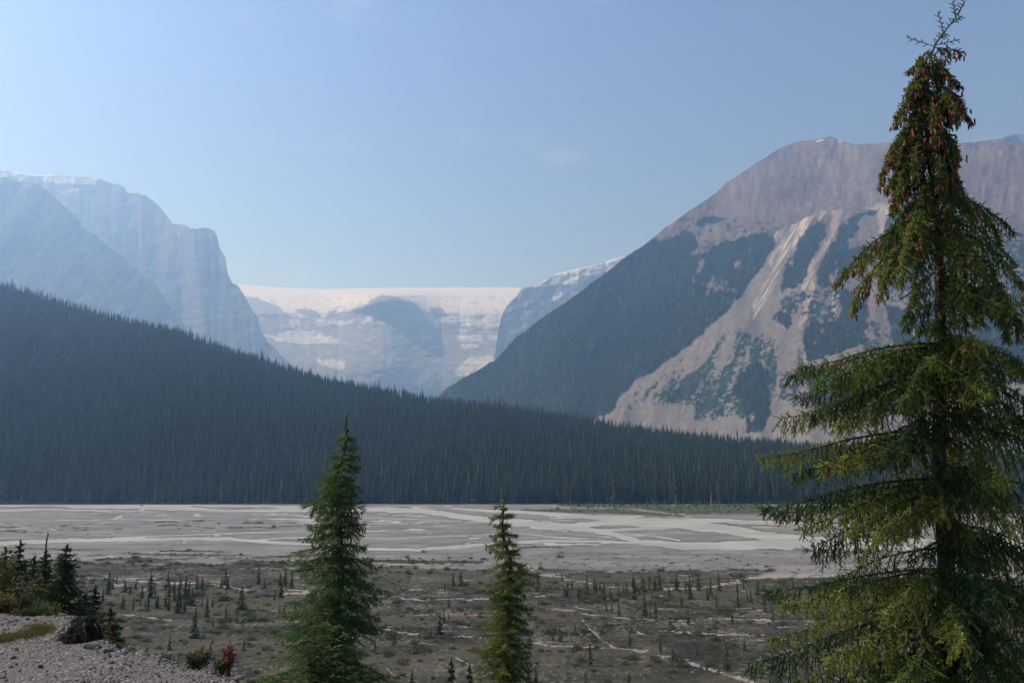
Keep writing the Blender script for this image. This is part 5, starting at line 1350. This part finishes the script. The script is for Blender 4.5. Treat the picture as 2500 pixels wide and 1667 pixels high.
DW = [(997, 1566, 1069, 1574, 'long driftwood log with its root plate up, between the two smaller spruces', .16), (1117, 1608, 1161, 1627, 'bleached driftwood log lying just left of the slim spruce', .12), (946, 1633, 966, 1650, 'short driftwood stick right of the bushy spruce foot', .08),
      (1407, 1483, 1458, 1491, 'slender driftwood log lying above the start of the diagonal gravel run', .14), (1033, 1346, 1030, 1340, 'small driftwood stump on the near edge of the bare gravel', .5), (345, 1234, 352, 1230, 'driftwood snag stranded in the river near the far left shore', .6)]
for i, (a, b, c_, d_, lab, r_) in enumerate(DW): dead_tree(a, b, c_, d_, lab, r_, 6, 'driftwood', 'driftwood', 0.25, 950 + i, lie=True)

# ================================================================== shrubs on the bank
def leaf_cloud(C, D, size, rg, curl=0.3):
    """oval leaves: six corners, folded along the midrib"""
    n = len(C); D = D / (np.linalg.norm(D, axis=1, keepdims=True) + 1e-9)
    s_ = np.cross(D, rg.normal(size=(n, 3)) * .5 + np.array([0, 0, 1.])); s_ /= np.linalg.norm(s_, axis=1, keepdims=True) + 1e-9
    nn = np.cross(s_, D); L_ = size * rg.uniform(.65, 1.25, (n, 1)); w_ = L_ * 0.30
    V = np.stack([C, C + D * L_ * .3 + s_ * w_ + nn * w_ * curl, C + D * L_ * .7 + s_ * w_ * .8 + nn * w_ * curl, C + D * L_, C + D * L_ * .7 - s_ * w_ * .8 + nn * w_ * curl, C + D * L_ * .3 - s_ * w_ + nn * w_ * curl], 1).reshape(-1, 3)
    i = np.arange(n)[:, None] * 6
    return V, [np.concatenate([i + np.array([[0, 1, 2, 3]]), i + np.array([[0, 3, 4, 5]])])]
def shrub(name, loc, h, w_, nst, nleaf, leaf, mat, label, seed, cat='shrub', tintf=None, stem_r=0.006):
    rg = np.random.default_rng(seed); root = empty(name, loc); tag(root, label, cat)
    parts = []; C = []; D = []; T = []
    for k in range(nst):
        a = rg.random() * 6.28; sp = w_ * math.sqrt(rg.random()); t = np.linspace(0, 1, 8)[:, None]; hh = h * rg.uniform(.55, 1.05)
        end = np.array([math.cos(a) * sp, math.sin(a) * sp, hh]); b0 = np.array([math.cos(a), math.sin(a), 0]) * sp * .25
        pts = b0 + (end - b0) * t + np.array([0, 0, 1]) * 0.15 * h * np.sin(t * 3.14) + rg.normal(size=(8, 3)) * 0.012 * h; pts[0] = b0
        parts.append(tube(pts, stem_r * (1 - .8 * t[:, 0]), 5))
        for j in range(nleaf // nst):
            f = rg.uniform(.25, 1.0) ** 0.8; p0 = np.array([np.interp(f, t[:, 0], pts[:, q]) for q in range(3)])
            o_ = rg.normal(size=3) * np.array([.13, .13, .08]) * w_ * 1.5; C.append(p0 + o_); d = o_ / (np.linalg.norm(o_) + 1e-6) + rg.normal(size=3) * .4 + np.array([0, 0, .1]); D.append(d)
            T.append(tintf(p0 + o_, rg) if tintf else rg.random() * .6)
            if j % 3 == 0: parts.append(tube(np.array([p0, p0 + o_ * .5, p0 + o_]), stem_r * .25, 3))
    V, Fc = join(parts); mesh_obj('stem', V, Fc, M_BK, root)
    V, Fc = leaf_cloud(np.array(C), np.array(D), leaf, rg); mesh_obj('foliage', V, Fc, mat, root, attrs={'tint': np.clip(np.repeat(T, 6), 0, 1)})
    return root
M_LF = attr_mat('shrub_leaves_autumn', [(0.040, 0.068, 0.024), (0.100, 0.108, 0.034), (0.22, 0.066, 0.032)], .35)
M_LR = attr_mat('shrub_leaves_red', [(0.060, 0.080, 0.030), (0.13, 0.065, 0.035), (0.20, 0.060, 0.040)], .3)
M_LG = attr_mat('shrub_leaves_green', [(0.030, 0.065, 0.016), (0.060, 0.115, 0.022), (0.17, 0.16, 0.035)], .35)
def on_bank(px, Y, dz=0.0):
    X = float(at(px, 1500, Y)[0]); return np.array([X, Y, float(bank_z(X, Y)) + dz])
def h_to(px, py, Y, base): return float(at(px, py, Y)[2] - base[2])
def mk(px, pyt, Y, w_px, nst, nl, leaf, mat, lab, seed, tf=None, name='shrub'):
    b = on_bank(px, Y); shrub(name, b, h_to(px, pyt, Y, b), w_px / F * Y, nst, nl, leaf, mat, lab, seed, tintf=tf)
mixt = lambda r0, r1: (lambda p, rg: rg.uniform(r0, r1))
mk(10, 1352, 11.8, 34, 9, 1300, .042, M_LF, 'tall shrub with orange and yellow leaves at the left edge of the photograph', 601, lambda p, rg: rg.uniform(.1, .55) + .35 * (rg.random() < .3))
mk(50, 1420, 11.2, 46, 12, 1700, .046, M_LF, 'broad leaved green and yellow shrub in front of the dark spruces at the left', 602, lambda p, rg: rg.uniform(0, .45) + .3 * (rg.random() < .12))
mk(3, 1446, 10.6, 26, 8, 700, .04, M_LF, 'reddish green low shrub at the far left behind the bank', 603, lambda p, rg: rg.uniform(.3, .95))
mk(112, 1462, 10.6, 40, 10, 1200, .034, M_LF, 'yellowish shrub between the broad leaved one and the dark root mass', 604, lambda p, rg: rg.uniform(.1, .6) + .3 * (rg.random() < .12))
mk(70, 1488, 10.25, 40, 8, 700, .030, M_LF, 'low dark green shrub fringing the crest of the gravel bank', 605, mixt(0, .35))
mk(240, 1498, 12.0, 18, 7, 420, .035, M_LR, 'dark red shrub just behind the root mass', 606, mixt(.45, 1))
mk(262, 1520, 12.2, 24, 7, 420, .035, M_LR, 'dull red shrub right of the dark red one', 607, mixt(.3, .8))
mk(240, 1530, 10.2, 22, 8, 500, .034, M_LF, 'green and yellow shrub hugging the bank right of the root mass', 608, mixt(0, .5))
mk(268, 1555, 9.7, 17, 7, 330, .03, M_LF, 'small olive shrub on the bank slope above the pale tan rock', 609, mixt(0, .45))
mk(300, 1578, 9.3, 20, 6, 260, .026, M_LG, 'tiny green plant low on the brink right of the small olive shrub', 610, mixt(0, .4))
mk(380, 1588, 9.3, 18, 6, 240, .028, M_LG, 'tiny dark green plant behind the stones on the brink', 611, mixt(0, .3))
mk(482, 1592, 7.55, 34, 10, 620, .032, M_LR, 'green shrub with russet top on the gravel bank, left of the red leaved one', 612, lambda p, rg: float(np.clip((p[2] - .12) * 2.4 + rg.normal() * .15, 0, .62)))
mk(566, 1566, 7.25, 17, 6, 260, .030, M_LR, 'narrow upright shrub with bright red leaves where the gravel bank ends', 613, mixt(.6, 1))
mk(548, 1612, 7.25, 18, 7, 240, .034, M_LG, 'dark green leafy shrub at the foot of the red one', 614, mixt(0, .3))
mk(517, 1630, 7.5, 10, 5, 90, .022, M_LR, 'tiny reddish sprig between the two shrubs on the gravel bank', 615, mixt(.4, .9))

# ---- feathery shrub in front of the bushy spruce
def frond_shrub(px0, px1, pyt, Y, nst, label, seed, mat, name='shrub', dark=False):
    rg = np.random.default_rng(seed); b = on_bank((px0 + px1) / 2, Y); root = empty(name, b); tag(root, label, 'shrub')
    H = h_to(800, pyt, Y, b); W = (px1 - px0) / 2 / F * Y; parts = []; C = []; D = []; T = []
    for k in range(nst):
        u = rg.uniform(-1, 1); end = np.array([u * W, rg.normal() * .18, H * (1 - .28 * abs(u) ** 1.5) * rg.uniform(.62, 1.02)])
        t = np.linspace(0, 1, 12)[:, None]; pts = end * t + np.array([0, 0, 1.]) * .1 * np.sin(t * 3.14) + rg.normal(size=(12, 3)) * .012; pts[0] = 0
        parts.append(tube(pts, .008 * (1 - .85 * t[:, 0]), 5)); 
        tt = rg.uniform(0, .45)
        for j in range(26):
            f = rg.uniform(.30, 1.0); p0 = np.array([np.interp(f, t[:, 0], pts[:, q]) for q in range(3)])
            a = rg.random() * 6.28; d = np.array([math.cos(a), math.sin(a) * .8, rg.uniform(-.1, .5)]); d /= np.linalg.norm(d); L_ = rg.uniform(.09, .19)
            n_ = 9; prev = p0
            s_ = np.cross(d, [0, 0, 1.]); s_ /= np.linalg.norm(s_) + 1e-9
            ax = [p0 + d * L_ * q / n_ + np.array([0, 0, -.30]) * L_ * (q / n_) ** 2 for q in range(n_ + 1)]
            parts.append(tube(np.array(ax[::3]), .0014, 3))
            for q in range(1, n_ + 1):
                for sg in (-1, 1): C.append(ax[q]); D.append(s_ * sg + d * .7 + rg.normal(size=3) * .12); T.append(np.clip(tt + rg.normal() * .08 + .3 * (rg.random() < .02), 0, 1))
            C.append(ax[-1]); D.append(d); T.append(tt)
    V, Fc = join(parts); mesh_obj('stem', V, Fc, M_BK, root)
    V, Fc = leaf_cloud(np.array(C), np.array(D), .030, rg, .15); mesh_obj('foliage', V, Fc, mat, root, attrs={'tint': np.repeat(T, 6)})
frond_shrub(715, 890, 1445, 9.6, 34, 'bright green shrub with feathery leaves in front of the bushy spruce', 621, M_LG)
frond_shrub(672, 745, 1508, 8.8, 5, 'thin dark stemmed shrub with few feathery leaves, lower left of the bushy spruce', 622, M_LG)
mk(722, 1640, 8.2, 26, 6, 60, .03, M_LR, 'low sprig with orange red leaves under the feathery shrub', 623, mixt(.6, 1.))

# ---- dark spruces behind the left end of the bank
small_spruce(301, 165, 1330, 17.0, ([(1345, 9), (1370, 20), (1400, 28), (1440, 36), (1500, 48), (1700, 80), (2200, 110)], [(1345, 9), (1370, 22), (1400, 22), (1440, 34), (1500, 38), (1700, 60), (2200, 90)]),
             'dark dense spruce standing right of the other spruces behind the left end of the bank', M_N3, (0, 0), on_bank(165, 17.0)[2], dict(nb=8, gap=0.045, whorl=0.10, clear=12, per=8, nw=.013, nlen=.028))
small_spruce(302, 50, 1320, 18.0, ([(1335, 7), (1370, 16), (1400, 22), (1440, 28), (1500, 36), (1700, 60), (2200, 90)], [(1335, 7), (1370, 14), (1400, 22), (1440, 28), (1500, 36), (1700, 50), (2200, 80)]),
             'narrow dark spruce behind the yellow and green shrubs at the left', M_N3, (0, 0), on_bank(50, 18.0)[2], dict(nb=7, gap=0.05, whorl=0.11, clear=12, per=8, nw=.013, nlen=.028))
small_spruce(303, 118, 1300, 18.5, ([(1345, 4), (1360, 8), (1400, 12), (1500, 20), (1700, 50), (2200, 80)], [(1345, 4), (1370, 9), (1400, 9), (1500, 20), (1700, 50), (2200, 80)]),
             'spruce with a long bare spire at its top, left of the dark dense spruce', M_N3, (0, 0), on_bank(118, 18.5)[2], dict(nb=5, gap=0.06, whorl=0.14, clear=46, per=8, nw=.013, nlen=.028))
base = [o for o in bpy.data.objects if o.get('label', '').startswith(('dark dense spruce', 'narrow dark spruce'))]
for (px, pyt, Y, k, lab) in [(97, 1348, 17.4, 1, 'dark spruce close to the left of the bare spired one'), (72, 1358, 17.8, 1, 'shorter dark spruce second from the left behind the shrubs'), (-3, 1338, 18.5, 1, 'dark spruce cut by the left edge of the photograph'),
                             (228, 1432, 20.0, 1, 'thin dark spruce standing alone left of the red shrub'), (205, 1448, 19.0, 1, 'low thin spruce between the dense spruce and the thin lone one'), (190, 1462, 18.0, 0, 'lowest spruce, at the right foot of the dark dense spruce'),
                             (268, 1486, 19.0, 0, 'squat bushy conifer seen over the dull red shrub'), (134, 1440, 17.0, 0, 'low bushy spruce filling the gap between the bare spired and the dense spruce')]:
    src = base[1] if k else base[0]
    srcs = {0: (165, 1330, 17.0), 1: (50, 1320, 18.0)}[k]
    b = on_bank(px, Y); h = h_to(px, pyt, Y, b); hs = float(at(srcs[0], srcs[1], srcs[2])[2] - src.location[2])
    c = copy_tree(src); c.location = b; s_ = h / hs; c.scale = (s_ * 1.3, s_ * 1.3, s_); c.rotation_euler = (0, 0, px * 1.7)
    tag(c, lab, 'tree')
# young spruces low on the bank slope, only tops show
for (px, pyt, Y, lab) in [(1104, 1607, 30.0, 'young spruce whose tip rises left of the slim spruce foot'), (1148, 1622, 24.0, 'bushy spruce tip directly at the left foot of the slim spruce')]:
    b = on_bank(px, Y); h = h_to(px, pyt, Y, b); hs = float(at(50, 1320, 18.0)[2] - base[1].location[2]); c = copy_tree(base[1]); c.location = b; s_ = h / hs; c.scale = (s_ * .6, s_ * .6, s_); c.rotation_euler = (0, 0, px); tag(c, lab, 'tree')
